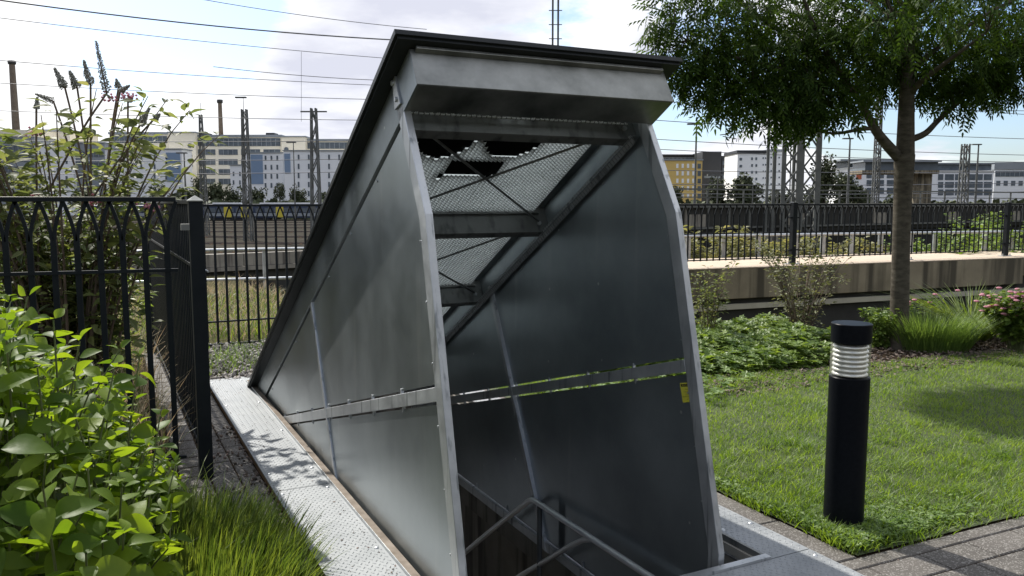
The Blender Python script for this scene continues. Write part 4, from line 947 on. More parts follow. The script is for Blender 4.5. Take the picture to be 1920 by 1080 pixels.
limb([TP(1703, 180), TP(1730, 150, -.2), TP(1770, 120, -.5), TP(1850, 60, -.8)], .04, .012)
limb([TP(1702, 130), TP(1650, 105, .2), TP(1560, 60, .5), TP(1450, 10, .8)], .045, .012)
limb([TP(1600, 170, -.3), TP(1520, 150, -.5), TP(1430, 120, -.6), TP(1330, 95, -.7), TP(1262, 60, -.75)], .03, .006)
limb([TP(1580, 140, -.3), TP(1480, 70, -.2), TP(1380, 0, -.2), TP(1270, -90, -.2)], .035, .01)
for k in range(16):
    z0 = random.uniform(-250, 180); a = random.uniform(0, 6.28); st_ = TP(1703, z0); L_ = random.uniform(1.2, 2.1)
    limb([st_, st_+Vector((math.cos(a)*L_*.4, math.sin(a)*L_*.4, L_*.3)), st_+Vector((math.cos(a)*L_, math.sin(a)*L_, L_*.55))], .03, .006)
# pinnate leaf template: drooping, 9 leaflets
def pinnate():
    vs, fs = [], []
    lv_, lf_ = leaf_t(.17, .05, .25, (0, 1, .75, 0))
    def put(o, ang, tilt):
        c, s = math.cos(ang), math.sin(ang); b = len(vs)
        for (x, y, z) in lv_*.30: vs.append((o[0]+x*c-y*s*-1*0+(-y*s), o[1]+x*s+y*c, o[2]+z-tilt*abs(y)))
        for f in lf_: fs.append(tuple(b+i for i in f))
    for i in range(4):
        y = .3+.19*i; z = -.28*y*y
        put((0, y, z), R(52), .35); put((0, y, z), R(-52), .35)
    put((0, 1.0, -.28), 0, .5)
    return np.array(vs), np.array(fs)
pn_ = pinnate()
cl = []   # clumps: pixel centre, depth offset, radius (m), weight
def addc(px, py, dy, r, w=1.): cl.append((TP(px, py-(30 if py > 140 else 12 if py > 100 else 0)-(18 if py > 200 and px > 1480 else 0), dy), r, w*(.8 if py > 200 else 1)))
for args in ((1262, 30, -.7, .24, .7), (1290, 95, -.7, .3, 1), (1275, 150, -.7, .22, .8), (1320, 160, -.7, .3, 1), (1350, 60, -.6, .42, 1.4), (1345, 205, -.6, .24, .8), (1390, 210, -.6, .26, .9), (1400, 130, -.5, .42, 1.5),
             (1310, -60, -.5, .4, 1.2), (1420, 20, -.4, .5, 1.8), (1450, 210, -.5, .36, 1.2), (1460, 120, -.4, .42, 1.5), (1500, 190, -.5, .36, 1.2), (1510, 240, -.5, .26, .9), (1545, 245, -.5, .24, .8), (1480, 255, -.5, .2, .6),
             (1520, 60, -.3, .5, 1.9), (1560, 150, -.4, .4, 1.3), (1590, 225, -.4, .24, .7), (1620, 70, -.2, .5, 1.8), (1620, 170, 0, .28, .7), (1670, 150, .2, .28, .8), (1660, 210, .3, .17, .3), (1700, 60, .1, .55, 1.8),
             (1740, 170, .2, .3, .9), (1770, 215, .1, .22, .7), (1790, 90, .1, .5, 1.7), (1810, 170, .2, .28, .9), (1830, 225, .1, .2, .6), (1850, 160, .3, .28, 1), (1880, 60, .2, .5, 1.8), (1880, 190, .3, .22, .6), (1925, 130, .3, .34, 1.2), (1900, 90, .8, .4, 1),
             (1600, -40, 0, .6, 1.6), (1740, -60, .3, .7, 1.8), (1900, -60, .3, .7, 1.6), (1450, -90, 0, .6, 1.3), (1600, -200, 0, .7, 1.2), (1800, -220, 0, .7, 1.2), (2040, 20, .5, .7, 1.3), (2150, -60, .4, .7, 1.2),
             (1700, 40, 1.2, .7, 1.4), (1560, 90, 1.1, .6, 1.0), (1850, 40, 1.2, .7, 1.2), (1700, 0, -1.3, .6, 1.1), (1850, -40, -1.3, .6, 1.1), (1950, -180, 0, .8, 1.2), (1500, 40, 1., .5, 1.0), (1400, -10, .9, .5, .8)): addc(*args)
Pp = []; rdir = []; tipsrc = []
tw = limbs
for c, r_, w_ in cl:
    k = int(130*w_); d = rng.normal(0, 1, (k, 3)); d = nrm(d)*(rng.uniform(0, 1, (k, 1))**.5)*r_*np.array([1.05, 1, .9])
    P_ = np.array(c)+d; Pp.append(P_); rdir.append(d)
    best = min((q for e_ in ends for q in e_), key=lambda q: (q-c).length)
    for j in range(4):
        o_ = Vector(d[j])*.7; mid_ = best.lerp(c+o_, .5)+Vector((0, 0, .08)); tw.tube([best, mid_, c+o_], [.009, .006, .003], 4, False)
Pp = np.concatenate(Pp); rdir = np.concatenate(rdir); n = len(Pp)
D = nrm(rdir*np.array([1, 1, .5]))*.9+rng.normal(0, .5, (n, 3)); D[:, 2] -= .45
X, Y, Z = frames(D, np.array([0, 0, 1.])+rng.normal(0, .35, (n, 3)))
V, F = inst(*pn_, Pp, X, Y, Z, rng.uniform(.14, .24, n))
npmesh('crown', V, F, M['ash'], False, tr); wtop(limbs.build('limbs', M['bark']), tr)

# ================================================================== beyond the fence: right side plants, guard rail
random.seed(21)
for k, (px, Y_, H_, lab) in enumerate(((1330, 16.5, 1.25, 'ruddy wild bush behind the wall railing beside the hood'), (1560, 17.5, 1.3, 'green wild bush behind the wall railing left of the trunk'), (1640, 18, 1.2, 'low wild bush directly behind the trunk and railing'),
                                      (1790, 17.5, 1.9, 'bright green tall bush behind the railing right of the trunk'), (1905, 18.5, 2.3, 'pale green tall bush rising behind the railing at the right edge'), (1420, 17.5, 1.05, 'yellowish wild bush behind the railing near the white guard posts'), (1850, 17.0, 1.5, 'loose green bush between two railing posts on the right'), (1715, 17.2, 1.2, 'pale wild bush just right of the trunk behind the railing'))):
    b = at(px, 400, Y_); bushy('wild_bush', lab, (b.x, b.y), 64, H_+.25, .9, M['gera'] if k in (3, 4, 6) else M['wild'], .13, 50, lance, M['twig'], arch=.28, z0=.0, zb=gh(b.x, b.y), lw=1.4)
gr = empty('guard_rail', at(1500, 480, 15.9), 'grey steel guard rail with pale posts behind the wall railing', 'guard rail')
gpts = [at(1255, 448, 15.2), at(1500, 447, 16.0), at(1700, 444, 16.8), at(1960, 440, 17.8)]
for p in gpts: p.z = .95
wtop(MB().tube(gpts, .03, 8).build('top_tube', M['galvpost']), gr)
for px in (1290, 1357, 1421, 1493, 1542, 1597, 1650, 1706, 1752, 1845, 1894, 1940):
    t = (px-1255)/(1960-1255); p = at(px, 470, 15.2+2.6*t); wtop(MB().beam((p.x, p.y, -.6), (p.x, p.y, .93), .09, .06, (0, 1, 0)).build('guard_post', M['galvpost']), gr)

# left side: concrete viaduct parapet with tube rails
pr_ = empty('track_parapet', at(470, 500, 17), 'low concrete parapet of a track bridge behind the dry grass', 'parapet')
a0 = at(240, 483, 16.6); a1 = at(640, 474, 19.5); dv = (Vector((a1.x-a0.x, a1.y-a0.y, 0))).normalized(); nv = Vector((-dv.y, dv.x, 0)); Lw = (a1-a0).length
def pbox(mb, t0, t1, d0, d1, z0, z1):
    P_ = [Vector((a0.x, a0.y, 0))+dv*t+nv*d+Vector((0, 0, z)) for z in (z0, z1) for t, d in ((t0, d0), (t1, d0), (t1, d1), (t0, d1))]
    return mb.add(P_, [(0,3,2,1),(4,5,6,7),(0,1,5,4),(1,2,6,5),(2,3,7,6),(3,0,4,7)])
m_ = MB(); t = -6
while t < Lw+3: pbox(m_, t, t+1.18, 0, .2, .17, .45); t += 1.2
pbox(m_, -6, Lw+3, -.06, .2, .075, .16); wtop(m_.build('panel_row', M['pit']), pr_)
m_ = MB(); pbox(m_, -6, Lw+3, .05, .5, -2.2, .0745); wtop(m_.build('dark_underside', M['darkwall']), pr_)
pr2 = empty('tube_railing', at(470, 520, 14), 'galvanised tube railing behind the far black railing', 'tube railing')
b0 = at(250, 470, 14.2); b1 = at(640, 466, 15.3)
z1_ = at(400, 469, 14.6).z; z2_ = at(400, 525, 14.6).z
wtop(MB().tube([(b0.x, b0.y, z1_), (b1.x, b1.y, z1_)], .03, 8).build('tube', M['galvpost']), pr2)
wtop(MB().tube([(b0.x, b0.y, z2_), (b1.x, b1.y, z2_)], .03, 8).build('tube', M['galvpost']), pr2)
for px in (300, 495, 640):
    p = at(px, 480, 14.2+(px-250)/390*1.1); wtop(MB().tube([(p.x, p.y, -.1), (p.x, p.y, z1_+.02)], .03, 8).build('upright', M['galvpost']), pr2)

# ================================================================== rail yard
yd = MB().add([(-700, 27, -2.98), (700, 27, -2.98), (700, 270, -2.98), (-700, 270, -2.98)], [(0, 1, 2, 3)]).build('rail_yard', M['ballast']); tag(yd, kind='structure')
lab_y = [62, 74, 88, 104, 122, 140, 158, 176, 196]
for k, y in enumerate(lab_y):
    e = empty('railway_track', (0, y, -2.97), 'railway track %s in the yard' % ('nearest', 'second nearest', 'third from the fence', 'fourth from the fence', 'middle', 'sixth from the fence', 'seventh from the fence', 'second farthest', 'farthest, under the blue train')[k], 'railway track', 'tracks in the rail yard')
    for d in (-.72, .72): MB().box((-160, d-.035, .0), (160, d+.035, .16)).build('rail', M['rail'], e)
    m_ = MB()
    for x in np.arange(-150, 150, 1.2 if y < 100 else 3.): m_.box((x, -1.3, -.02), (x+.26, 1.3, .04))
    m_.build('sleepers', M['rust'], e)
# dark elevated track deck on the right
vd = empty('track_viaduct', at(1500, 420, 34), 'dark elevated track deck with railing behind the wall', 'viaduct')
p0 = at(1180, 392, 30); p1 = at(1990, 396, 46)
m_ = MB(); d_ = Vector((p1.x-p0.x, p1.y-p0.y, 0)).normalized(); q_ = Vector((-d_.y, d_.x, 0)); LL = (Vector((p1.x, p1.y, 0))-Vector((p0.x, p0.y, 0))).length
def vbox(mb, t0, t1, d0, d1, z0, z1):
    P_ = [Vector((p0.x, p0.y, 0))+d_*t+q_*d+Vector((0, 0, z)) for z in (z0, z1) for t, d in ((t0, d0), (t1, d0), (t1, d1), (t0, d1))]
    return mb.add(P_, [(0,3,2,1),(4,5,6,7),(0,1,5,4),(1,2,6,5),(2,3,7,6),(3,0,4,7)])
vbox(m_, 0, LL, 0, 5, .35, 1.5); wtop(m_.build('deck', M['darkwall']), vd)
m_ = MB(); vbox(m_, 0, LL, -.12, -.004, 1.36, 1.46); vbox(m_, 0, LL, -.1, -.004, .52, .6); wtop(m_.build('girder_flange', M['mast']), vd)
for k_, t in enumerate(np.arange(.4, LL, 1.15)):
    m_ = MB(); vbox(m_, t, t+.09, -.09, -.004, .61, 1.35)
    if k_ % 5 == 2: vbox(m_, t+.091, t+1.1, -.05, -.004, .61, 1.1)
    wtop(m_.build('stiffener', M['pit'] if k_ % 5 == 2 else M['mast']), vd)
m_ = MB(); vbox(m_, 0, LL, .4, 4.6, -3, .349); wtop(m_.build('abutment', M['darkwall']), vd)
m_ = MB(); vbox(m_, 0, LL, .1, .16, 2.05, 2.11); vbox(m_, 0, LL, .1, .16, 1.75, 1.79)
for t in np.arange(0, LL, 2.): vbox(m_, t, t+.06, .1, .16, 1.5, 2.05)
wtop(m_.build('railing', M['mast']), vd)

# trains
def train(px0, px1, Y_, label, doors, roofz=None):
    z0 = -2.9; a = at(px0, 400, Y_).x; b = at(px1, 400, Y_).x; L_ = b-a
    e = empty('train_carriage', ((a+b)/2, Y_, z0), label, 'train', 'blue train on the far track'); h = 3.9; x0 = -L_/2+.2; x1 = L_/2-.2
    prof = [(-1.45, .6), (-1.5, 2.2), (-1.35, 3.5), (-.8, h), (.8, h), (1.35, 3.5), (1.5, 2.2), (1.45, .6)]
    MB().prism(prof, lambda u, v, w: Vector((w, u, v)), x0, x1).build('body', M['blue'], e)
    MB().box((x0+.3, -1.56, 1.0), (x1-.3, -1.51, 1.75)).build('pale_stripe', M['greyroof'], e)
    x = x0+1.2
    while x < x1-2.5: MB().box((x, -1.55, 1.95), (x+1.7, -1.49, 2.95)).build('window', M['glass'], e); x += 2.2
    for dx in doors: MB().box((x0+dx*(x1-x0)-.9, -1.6, .75), (x0+dx*(x1-x0)+.9, -1.56, 3.2)).build('door', M['trainy'], e)
    MB().box((x0+2, -.7, h+.01), (x1-2, .7, h+.35)).build('roof_unit', M['white'], e)
    for bx in (x0+3, x1-3): MB().box((bx-1.5, -1.2, .1), (bx+1.5, 1.2, .6)).build('bogie', M['charcoal'], e)
train(180, 382, 196, 'blue train carriage partly behind the bushes and the corner post', (.8,))
train(384, 470, 196, 'blue train carriage with a yellow end just right of the corner post', (.55, .93))
train(472, 640, 196, 'blue train carriage with a yellow door nearest to the hood', (.33,))

# buildings
def bldg(name, label, px0, px1, py, Y_, m, wins=(), depth=18, roofm='greyroof', roof=.8, cat='building', extra=None):
    a = at(px0, py, Y_); b = at(px1, py, Y_); zt = a.z
    e = empty(name, ((a.x+b.x)/2, Y_, -3), label, cat); cx = (a.x+b.x)/2
    MB().box((a.x-cx, 0, 0), (b.x-cx, depth, zt+3)).build('wall', M[m], e)
    if roof: MB().box((a.x-cx-.3, -.3, zt+3.01), (b.x-cx+.3, depth+.3, zt+3+roof)).build('roof', M[roofm], e)
    for w in wins:
        x0, x1, y0, y1, wm = w; p = at(x0, y0, Y_); q = at(x1, y1, Y_)
        fr_ = MB().box((p.x-cx, -.12, q.z+3), (q.x-cx, -.02, p.z+3)).build('window', M[wm], e)
        nbar = int((q.x-p.x)/1.6)
        if nbar > 1 and wm == 'glass':
            g_ = MB()
            for k in range(1, nbar): xx = p.x-cx+(q.x-p.x)*k/nbar; g_.box((xx-.09, -.2, q.z+3), (xx+.09, -.13, p.z+3))
            g_.box((p.x-cx, -.2, p.z+2.9), (q.x-cx, -.125, p.z+3))
            g_.build('mullion', M['greyroof'], fr_)
    return e, cx
def grid(x0, x1, nx_, y0, dy, ny, w, h, m='glass'):
    return [(x0+(x1-x0)*i/max(1, nx_-1)-w/2, x0+(x1-x0)*i/max(1, nx_-1)+w/2, y0+dy*j, y0+dy*j+h, m) for i in range(nx_) for j in range(ny)]
bldg('office_building', 'cream stair tower with three round windows left of the far chimney', 315, 366, 249, 280, 'beige', depth=22, roof=.4)
for (x, y) in ((356, 273), (356.5, 292), (357.5, 311)):
    pass
e, cx = bldg('office_building', 'long cream office building with horizontal window bands behind the lattice masts', 366.3, 527, 257, 282, 'beige',
     [(367, 526, 259, 274, 'glass')]+[(x0, x1, y, y+10.5, 'glass') for y in (280, 298.5, 317, 335) for x0, x1 in ((367, 404), (410, 446), (452, 488), (494, 526))], depth=22)
for x0, x1 in ((367.5, 384), (495, 511)):
    p = at(x0, 248, 284); q = at(x1, 256, 284); MB().box((p.x-cx, 4, q.z+3), (q.x-cx, 9, p.z+3)).build('roof_vent', M['charcoal'], e)
e, cx = bldg('office_building', 'second cream stair tower with a round window near the hood roof', 527.3, 572, 257, 280, 'beige', depth=22, roof=.4)
bldg('office_building', 'office block with dark glazed top floor just left of the hood roof', 572.3, 700, 265, 283, 'beige', [(573, 700, 267, 279, 'glass')]+[(580, 700, y, y+10, 'glass') for y in (298, 316)], depth=22)
bldg('office_building', 'cream office block with dark glazed top floor behind the butterfly bush', 205, 314.7, 252, 283, 'beige', [(206, 314, 255, 268, 'glass')]+[(210, 314, y, y+10, 'glass') for y in (290, 308, 326)], depth=22)
bldg('office_building', 'grey banded office building at the far left edge', -60, 64, 256, 276, 'greyroof', [(-60, 63, y, y+11, 'glass') for y in (272, 292, 312, 332)], depth=20, roofm='beige', roof=2.2)
bldg('office_building', 'tall cream corner block behind the flower spikes', 62, 130, 247, 290, 'beige', [(66, 126, y, y+9, 'glass') for y in (268, 286, 304)], depth=20)
bldg('white_block', 'pale block behind the left of the butterfly bush', 64.5, 134, 272, 268, 'white', grid(75, 125, 4, 285, 15, 5, 4, 7), depth=8, roof=.3)
bldg('white_block', 'grey block seen through the butterfly bush', 134.5, 196, 268, 270, 'greyroof', [(136, 195, y, y+10, 'glass') for y in (284, 304, 324)], depth=8, roof=.3)
bldg('white_block', 'white block with a tall blue glass panel left of the stair tower', 196.5, 341, 280, 264, 'white', [(311, 340, 286, 341, 'blueglass')]+grid(312, 318, 1, 290, 13, 4, 4, 8)+grid(215, 290, 4, 290, 18, 3, 3.5, 9), depth=8, roof=.3)
bldg('white_block', 'narrow white stepped block in front of the window bands', 431, 455, 310, 262, 'white', grid(438, 450, 2, 322, 16, 2, 3, 8), depth=8, roof=.3)
bldg('white_block', 'white block with blue panel behind the middle lattice mast', 455.5, 531, 287, 262, 'white', [(470, 494, 290, 345, 'blueglass')]+grid(498, 520, 3, 292, 17, 4, 3.4, 9), depth=8, roof=.3)
bldg('white_block', 'wide white block with slit windows beside the hood roof', 531.5, 660, 283, 260, 'white', [(533, 545, 288, 325, 'blueglass')]+grid(560, 655, 6, 290, 17, 6, 3.4, 10), depth=8, roof=.3)
# round windows on the towers
for parent_px, wl_ in ((340.5, ((356, 273), (356.5, 292), (357.5, 311))), (549.5, ((537, 280),))):
    pe = [o for o in bpy.data.objects if o.name.startswith('office_building') and abs(o.location.x-at(parent_px, 300, 280).x) < 2 and o.parent is None]
    if pe:
        for (x, y) in wl_:
            p = at(x, y, 280); q = MB().tube([(p.x-pe[0].location.x, -.2, p.z+3), (p.x-pe[0].location.x, -.02, p.z+3)], .75, 14); q.build('round_window', M['glass'], pe[0])
def chimney(px, w0, w1, ytop, Y_, label):
    t = at(px, ytop, Y_); e = empty('chimney', (t.x, Y_, -3), label, 'chimney'); h = t.z+3
    MB().lathe([(w0/2*Y_/FPX, 0), (w1/2*Y_/FPX, h-1.5)], 20).build('shaft', M['brick'], e)
    MB().lathe([(w1/2*Y_/FPX, h-1.49), (w1/2*Y_/FPX+.4, h-1.2), (w1/2*Y_/FPX+.4, h), (w1/2*Y_/FPX-.5, h), (w1/2*Y_/FPX-.5, h-1)], 20).build('rim', M['charcoal'], e)
chimney(22, 17, 10, 114, 330, 'tall dark brick chimney near the left edge')
chimney(412, 12, 7, 187, 340, 'slim brick chimney behind the cream office building')
# right side
bldg('apartment_house', 'ochre apartment house with white windows beside the hood post', 1225, 1317, 301, 300, 'yellow', grid(1270, 1300, 4, 307, 14, 5, 4, 8, 'white')+grid(1311, 1311, 1, 307, 14, 5, 6, 9), roof=.5, depth=14)
bldg('office_block', 'black cube shaped office block behind the ochre house', 1317.5, 1353, 284, 330, 'charcoal', [(1320, 1350, 330, 334, 'glass')], roof=0)
bldg('office_block', 'lower charcoal block with open roof frame beside the white tower', 1353.5, 1382, 296, 332, 'charcoal', grid(1358, 1376, 3, 302, 13, 4, 6, 7), roofm='charcoal')
bldg('office_block', 'long dark roofed building behind the ochre house', 1230, 1316, 293, 345, 'charcoal', [(1232, 1314, 295, 298, 'glass')], roofm='charcoal')
bldg('white_tower', 'white apartment tower with small square windows left of the lattice mast', 1383, 1440, 288, 300, 'white', grid(1389, 1389, 1, 296, 13, 6, 4.5, 5)+grid(1410, 1418, 2, 295, 12.7, 6, 3, 5)+grid(1431, 1440, 3, 295, 12.4, 7, 2, 3), roofm='charcoal', roof=1.2)
bldg('white_tower', 'second slightly taller white apartment tower touching the lattice mast', 1440.5, 1469, 284, 302, 'white', grid(1446, 1461, 2, 294, 12.4, 7, 2.4, 3), roofm='greyroof', roof=.8)
e, cx = bldg('office_building', 'long white office building with large square windows left of the trunk', 1592, 1690, 315, 270, 'white', [(1598, 1688, 305, 314, 'glass')]+[(x, x+w, y, y+11, 'glass') for y in (323, 337.5, 352) for x, w in ((1597, 4), (1625, 18), (1645, 12), (1663, 12), (1678, 9))]+[(1606, 1615, 324, 336, 'red')], roofm='white', roof=.2)
p = at(1592, 303, 270); q = at(1690, 314, 270); MB().box((p.x-cx+1, 2, q.z+3.2), (q.x-cx, 14, p.z+3.2)).build('glass_storey', M['glass'], e); MB().box((p.x-cx-3, -.5, p.z+3.21), (q.x-cx, 16, p.z+3.8)).build('eaves', M['greyroof'], e)
e, cx = bldg('office_building', 'long white office building with glazed top floor right of the trunk', 1690.5, 1864, 321, 268, 'white', [(x, x+w, y, y+11, 'glass') for y in (326.5, 341, 355) for x, w in ((1708, 14), (1727, 9), (1759, 9), (1772, 16), (1791, 9), (1803, 9), (1816, 15), (1832, 10), (1845, 14))], roofm='white', roof=.2)
p = at(1700, 309, 268); q = at(1862, 320, 268); MB().box((p.x-cx, 1, q.z+3.2), (q.x-cx, 14, p.z+3.2)).build('glass_storey', M['glass'], e); MB().box((p.x-cx-.5, .2, p.z+3.21), (q.x-cx+.8, 16, p.z+3.7)).build('eaves', M['greyroof'], e)
bldg('office_building', 'grey office building with flat roofs at the right edge', 1865, 1990, 318, 285, 'white', [(1867, 1990, 321, 331, 'glass')]+[(x, x+7, 339, 348, 'glass') for x in range(1868, 1960, 14)], roofm='greyroof', roof=2.5)
# green-brown signal box right behind the trunk
sb = at(1745, 318, 120); e = empty('signal_box', (sb.x, 120, -3), 'brown signal box on a thick pillar behind the tree trunk', 'signal box')
zt = sb.z+3; MB().box((-10, 0, zt-.6), (.8*0+1.3, 5, zt-.1)).build('cabin_floor', M['conc'], e); MB().box((-9.5, .3, zt-.09), (1.2, 4.7, zt+1.1)).build('glazed_cabin', M['glass'], e)
MB().box((-10, -.2, zt+1.11), (1.5, 5.2, zt+1.35)).build('roof', M['greyroof'], e); MB().box((-1.3, 1, 0), (.8, 4, zt-.61)).build('pillar', M['conc'], e)

# masts
def lattice(px, pt_, Y_, w, label, arm=True, name='lattice_mast', top=None, zb=-3., cat='mast', group='overhead line masts', wt=None, ch=.05):
    t = at(px, pt_, Y_); e = empty(name, (t.x, Y_, zb), label, cat, group); h = t.z-zb; wt = wt or w*.45
    m_ = MB(); 
    for sx in (-1, 1):
        for sy in (-1, 1): m_.beam((sx*w/2, sy*w/2, 0), (sx*wt/2, sy*wt/2, h), ch*1.6, ch*1.6)
    m_.build('chords', M['mast'], e); m_ = MB(); k = max(5, int(h/(w*1.5))); 
    for i in range(k):
        a = i/k; b = (i+1)/k; wa = w+(wt-w)*a; wb = w+(wt-w)*b; f_ = 1 if i % 2 else -1
        for sy in (-1, 1): m_.beam((-f_*wa/2, sy*wa/2, a*h), (f_*wb/2, sy*wb/2, b*h), ch, ch)
        for sx in (-1, 1): m_.beam((sx*wa/2, -f_*wa/2, a*h), (sx*wb/2, f_*wb/2, b*h), ch, ch)
    m_.build('lacing', M['mast'], e)
    if arm: MB().beam((-arm, 0, h-.3), (arm, 0, h-.3), .12, .12).build('cross_arm', M['mast'], e)
    return e
def pole(px, pt_, Y_, r, label, lamp=True, zb=-3.):
    t = at(px, pt_, Y_); e = empty('lamp_mast', (t.x, Y_, zb), label, 'mast', 'floodlight masts in the yard'); h = t.z-zb
    MB().tube([(0, 0, 0), (0, 0, h)], [r, r*.45], 8).build('pole', M['mast'], e)
    if lamp: MB().box((-.9, -.2, h), (.35, .2, h+.15)).build('lamp_head', M['mast'], e)
lattice(588, 203, 75, .9, 'thick lattice mast with crossarm just left of the hood roof', 1.2, ch=.09)
lattice(458, 205, 95, .85, 'lattice mast with pointed tip in front of the cream offices', .1, wt=.5, ch=.09)
lattice(376, 215, 110, .9, 'thin lattice mast in front of the stair tower', .1, wt=.3, ch=.07)
pole(376, 193, 110.5, .06, 'thin tip pole of the mast in front of the stair tower', False)
pole(456, 184, 95.6, .06, 'thin tip pole above the lattice mast by the offices', True)
pole(345, 288, 100, .16, 'short lamp mast before the blue glass panel')
pole(550, 268, 110, .12, 'slim lamp mast in front of the slit windows')
pole(1306, 234, 80, .16, 'slim floodlight mast in front of the ochre house')
pole(1594, 261, 100, .2, 'slim floodlight mast left of the tree trunk')
pole(1835, 272, 110, .2, 'floodlight mast at the right in front of the white offices')
pole(1346, 330, 70, .09, 'short grey pole behind the wall railing near the hood')
pole(1412, 345, 60, .07, 'short signal pole in front of the white tower', False)
lattice(1811, 270, 95, .9, 'lattice mast with ladder in front of the white offices at the right', .5, wt=.6, ch=.09)
lattice(1650, 180, 70, .45, 'tall thin lattice mast just left of the tree trunk, reaching into the crown', .1, wt=.35, ch=.06)
# ladder-like mast above the hood
t = at(1042, -60, 40); e = empty('climbing_mast', (t.x, 40, -3), 'double rod mast with climbing steps rising above the hood roof', 'mast'); h = t.z+3
for x in (-.13, .13): MB().beam((x, 0, 0), (x, 0, h), .09, .09).build('upright', M['mast'], e)
m_ = MB()
for z in np.arange(.5, h, .66): m_.beam((-.32, 0, z), (.32, 0, z), .035, .035)
m_.build('steps', M['mast'], e)
# big gantry column behind the crown
t = at(1503, 120, 33); e = empty('gantry_tower', (t.x, 33, -1.5), 'massive grey lattice gantry column below the tree crown', 'gantry'); h = t.z+1.5
for x, wd_ in ((-.36, .16), (.30, .3), (1.02, .22)):
    m_ = MB(); m_.beam((x-.2, 0, 0), (x-.2, 0, h), wd_, .12, (0, 1, 0)); x < .5 and x > 0 and m_.beam((x-.15, .9, 0), (x-.15, .9, h), .12, .12, (0, 1, 0)); m_.build('column', M['mast'], e, .01)
m_ = MB(); 
for k in range(11):
    z = k*.75
    for a_, b_ in (((-.5, 0), (.1, 0)), ((.25, 0), (.8, 0))):
        m_.beam((a_[0], -.03, z), (b_[0], -.03, z+.75), .07, .03, (0, 1, 0)); m_.beam((b_[0], .03, z), (a_[0], .03, z+.75), .07, .03, (0, 1, 0))
m_.build('lacing', M['mast'], e)
m_ = MB(); m_.tube([(-1.15, .2, 0), (-1.15, .2, h-.4)], .06, 8); m_.tube([(-.88, .2, 0), (-.88, .2, h-.3)], .075, 8); m_.build('cable_pipes', M['mast'], e)
m_ = MB(); m_.box((-1.35, -.2, 0), (-.5, .5, 1.85)); m_.build('plinth', M['pit'], e, .02)
# cantilever bracket
t = at(1350, 253, 60); e = empty('catenary_bracket', t, 'overhead line bracket floating out left of the tree crown', 'bracket')
MB().tube([(0, 0, 0), (4.2, 0, .5)], .035, 6).build('arm', M['mast'], e); MB().tube([(.2, 0, -.1), (1.2, 0, -.28), (1.22, 0, -.5)], .03, 6).build('steady_arm', M['mast'], e)
MB().tube([(4.2, 0, .5), (5.2, 0, .6), (5.3, 0, -9)], .05, 6).build('mast', M['mast'], e)

# overhead wires: pixel pairs with distances at both ends
wires = [((-60, -8), (760, 76), 26, 34, 'thickest overhead wire, highest in the left sky'), ((-60, 26), (760, 112), 45, 60, 'second overhead wire across the left sky'),
         ((-60, 108), (760, 162), 45, 60, 'overhead wire crossing behind the flower spikes'), ((330, -10), (800, 55), 45, 52, 'short overhead wire by the hood roof corner'),
         ((-60, 152), (760, 188), 60, 70, 'thin overhead wire just above the flower spikes'), ((400, 125), (760, 152), 60, 66, 'thin overhead wire beside the hanging dropper'),
         ((-60, 205), (760, 226), 70, 75, 'thin overhead wire above the office roofs'), ((-60, 262), (760, 262), 70, 75, 'lowest thin wire in front of the offices'), ((-60, 300), (760, 296), 72, 78, 'thin wire in front of the white blocks'), ((-60, 325), (760, 320), 72, 78, 'thin wire just above the yard trees'),
         ((1180, 150), (1980, 218), 50, 60, 'overhead wire right of the hood front'), ((1180, 188), (1980, 208), 60, 66, 'level wire behind the left of the crown'), ((1180, 222), (1980, 262), 55, 65, 'wire crossing behind the fork of the tree'),
         ((1180, 258), (1980, 292), 55, 65, 'wire passing over the white offices'), ((1180, 277), (1980, 305), 60, 70, 'wire skimming the white office roofs'), ((1180, 318), (1980, 322), 70, 78, 'low wire in front of the ochre house'), ((1180, 345), (1980, 342), 70, 78, 'lowest wire in the right yard'), ((1180, 362), (1980, 358), 60, 66, 'wire close above the viaduct deck')]
for (a_, b_, ya, yb, lab) in wires:
    p = at(*a_, ya); q = at(*b_, yb); pts = [p.lerp(q, t)+Vector((0, 0, -.5*4*t*(1-t)*.35)) for t in np.linspace(0, 1, 13)]
    tag(MB().tube(pts, .00042*(ya+yb)/2 if 'thickest' not in lab else .028, 5).build('overhead_wire', M['wire'], None, 0, tuple(p)), lab, 'wire', 'overhead wires')
p = at(565, 97, 52); q = at(565, 228, 52); tag(MB().tube([p, q], .012, 5).build('dropper_wire', M['wire'], None, 0, tuple(q)), 'thin vertical dropper wire left of the hood roof', 'wire')

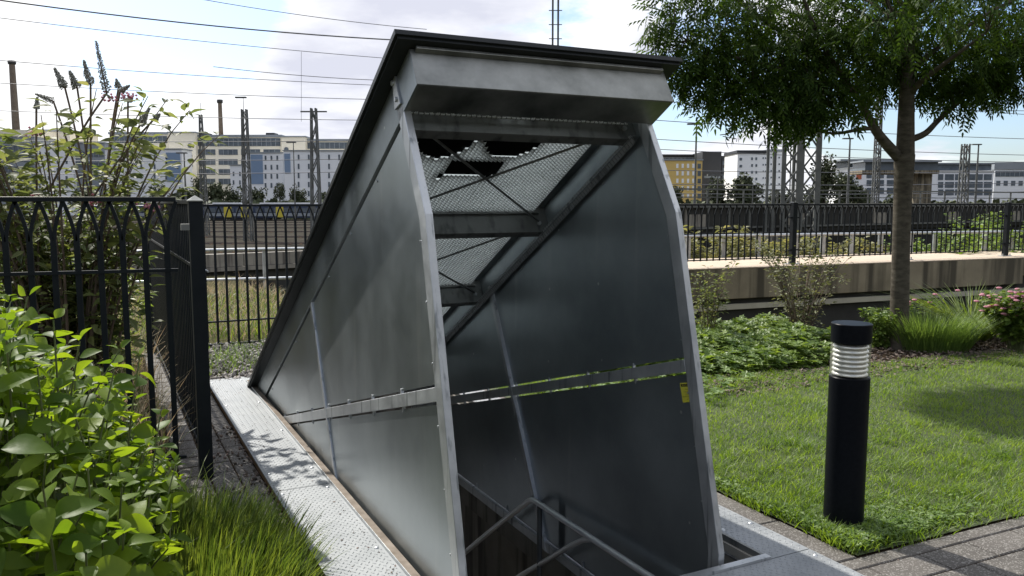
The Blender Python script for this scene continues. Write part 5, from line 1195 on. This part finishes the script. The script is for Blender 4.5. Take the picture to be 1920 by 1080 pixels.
# distant trees
def blobtree(name, label, px, py, Y_, wpx, m='fartree', zb=-3., group='trees across the yard', dens=1.):
    t = at(px, py, Y_); e = empty(name, (t.x, Y_, zb), label, 'tree', group); h = t.z-zb; r_ = wpx/2*Y_/FPX
    MB().tube([(0, 0, 0), (.1, 0, h*.4), (0, 0, h*.8)], [h*.03, h*.02, h*.008], 6).build('trunk', M['bark'], e)
    n = int(1500*dens); k = 14; cc = rng.normal(0, 1, (k, 3)); cc = nrm(cc)*rng.uniform(.2, .75, (k, 1))*np.array([r_, r_*.8, h*.36]); cc[:, 2] += h*.6
    i = rng.integers(0, k, n); d = nrm(rng.normal(0, 1, (n, 3)))*rng.uniform(.5, 1, (n, 1))*np.array([r_*.42, r_*.42, h*.2]); P = cc[i]+d; P[:, 2] = np.clip(P[:, 2], h*.12, h)
    X, Y, Z = frames(rng.normal(0, 1, (n, 3)), rng.normal(0, 1, (n, 3))); V, F = inst([(-.5, -.5, 0), (.5, -.4, .1), (.4, .5, 0), (-.5, .4, -.1)], [(0, 1, 2, 3)], P, X, Y, Z, rng.uniform(.05, .12, n)*r_+.08)
    o = npmesh('crown', V, F, M[m], False); o.parent = e
tl = [(225, 345, 235, 50, 'dark tree far left behind the butterfly bush'), (292, 340, 232, 44, 'rounded tree below the white block with the blue panel'), (345, 352, 228, 60, 'wide low tree by the corner post'), (370, 322, 240, 30, 'tall reddish tree at the foot of the stair tower'), (402, 332, 232, 60, 'large dark tree below the window bands'), (438, 345, 230, 46, 'tree between the two lattice masts'),
      (482, 346, 228, 46, 'rounded tree under the blue panel block'), (523, 332, 226, 26, 'small upright feathery tree before the white block'), (556, 344, 230, 40, 'rounded dark tree before the slit windows'), (610, 352, 230, 44, 'dark tree beside the hood roof edge'), (150, 350, 236, 60, 'broad tree behind the middle of the butterfly bush'), (60, 352, 236, 70, 'broad tree at the far left'),
      (1398, 325, 200, 86, 'big round dark tree in front of the white tower'), (1348, 320, 205, 50, 'tall slim tree between ochre house and round tree'), (1265, 345, 210, 40, 'dark tree at the foot of the ochre house'), (1548, 285, 150, 70, 'tall light tree right of the lattice gantry'), (1590, 322, 160, 70, 'dark tree mass left of the white offices'), (1620, 350, 190, 60, 'low dark tree before the orange panel'), (1465, 352, 190, 60, 'low dark tree by the gantry'), (1530, 340, 150, 60, 'dark tree under the tall light tree'), (1690, 358, 200, 60, 'low tree behind the trunk'), (1378, 366, 90, 34, 'pale shrub in the yard before the round tree')]
for k, (px, py, Y_, w_, lab) in enumerate(tl): blobtree('yard_tree', lab, px, py, Y_, w_, dens=1.2 if w_ > 60 else .8, m='fartree')
V = []; 
n = 5000; P = np.stack([rng.uniform(-110, 150, n), rng.uniform(205, 222, n), rng.uniform(-3, 1.6, n)], 1); X, Y, Z = frames(rng.normal(0, 1, (n, 3)), rng.normal(0, 1, (n, 3)))
V, F = inst([(-.5, -.5, 0), (.5, -.4, .1), (.4, .5, 0), (-.5, .4, -.1)], [(0, 1, 2, 3)], P, X, Y, Z, rng.uniform(.7, 1.8, n)); tag(npmesh('yard_hedge', V, F, M['fartree'], False), 'continuous dark hedge along the far side of the yard', 'hedge', kind='stuff')
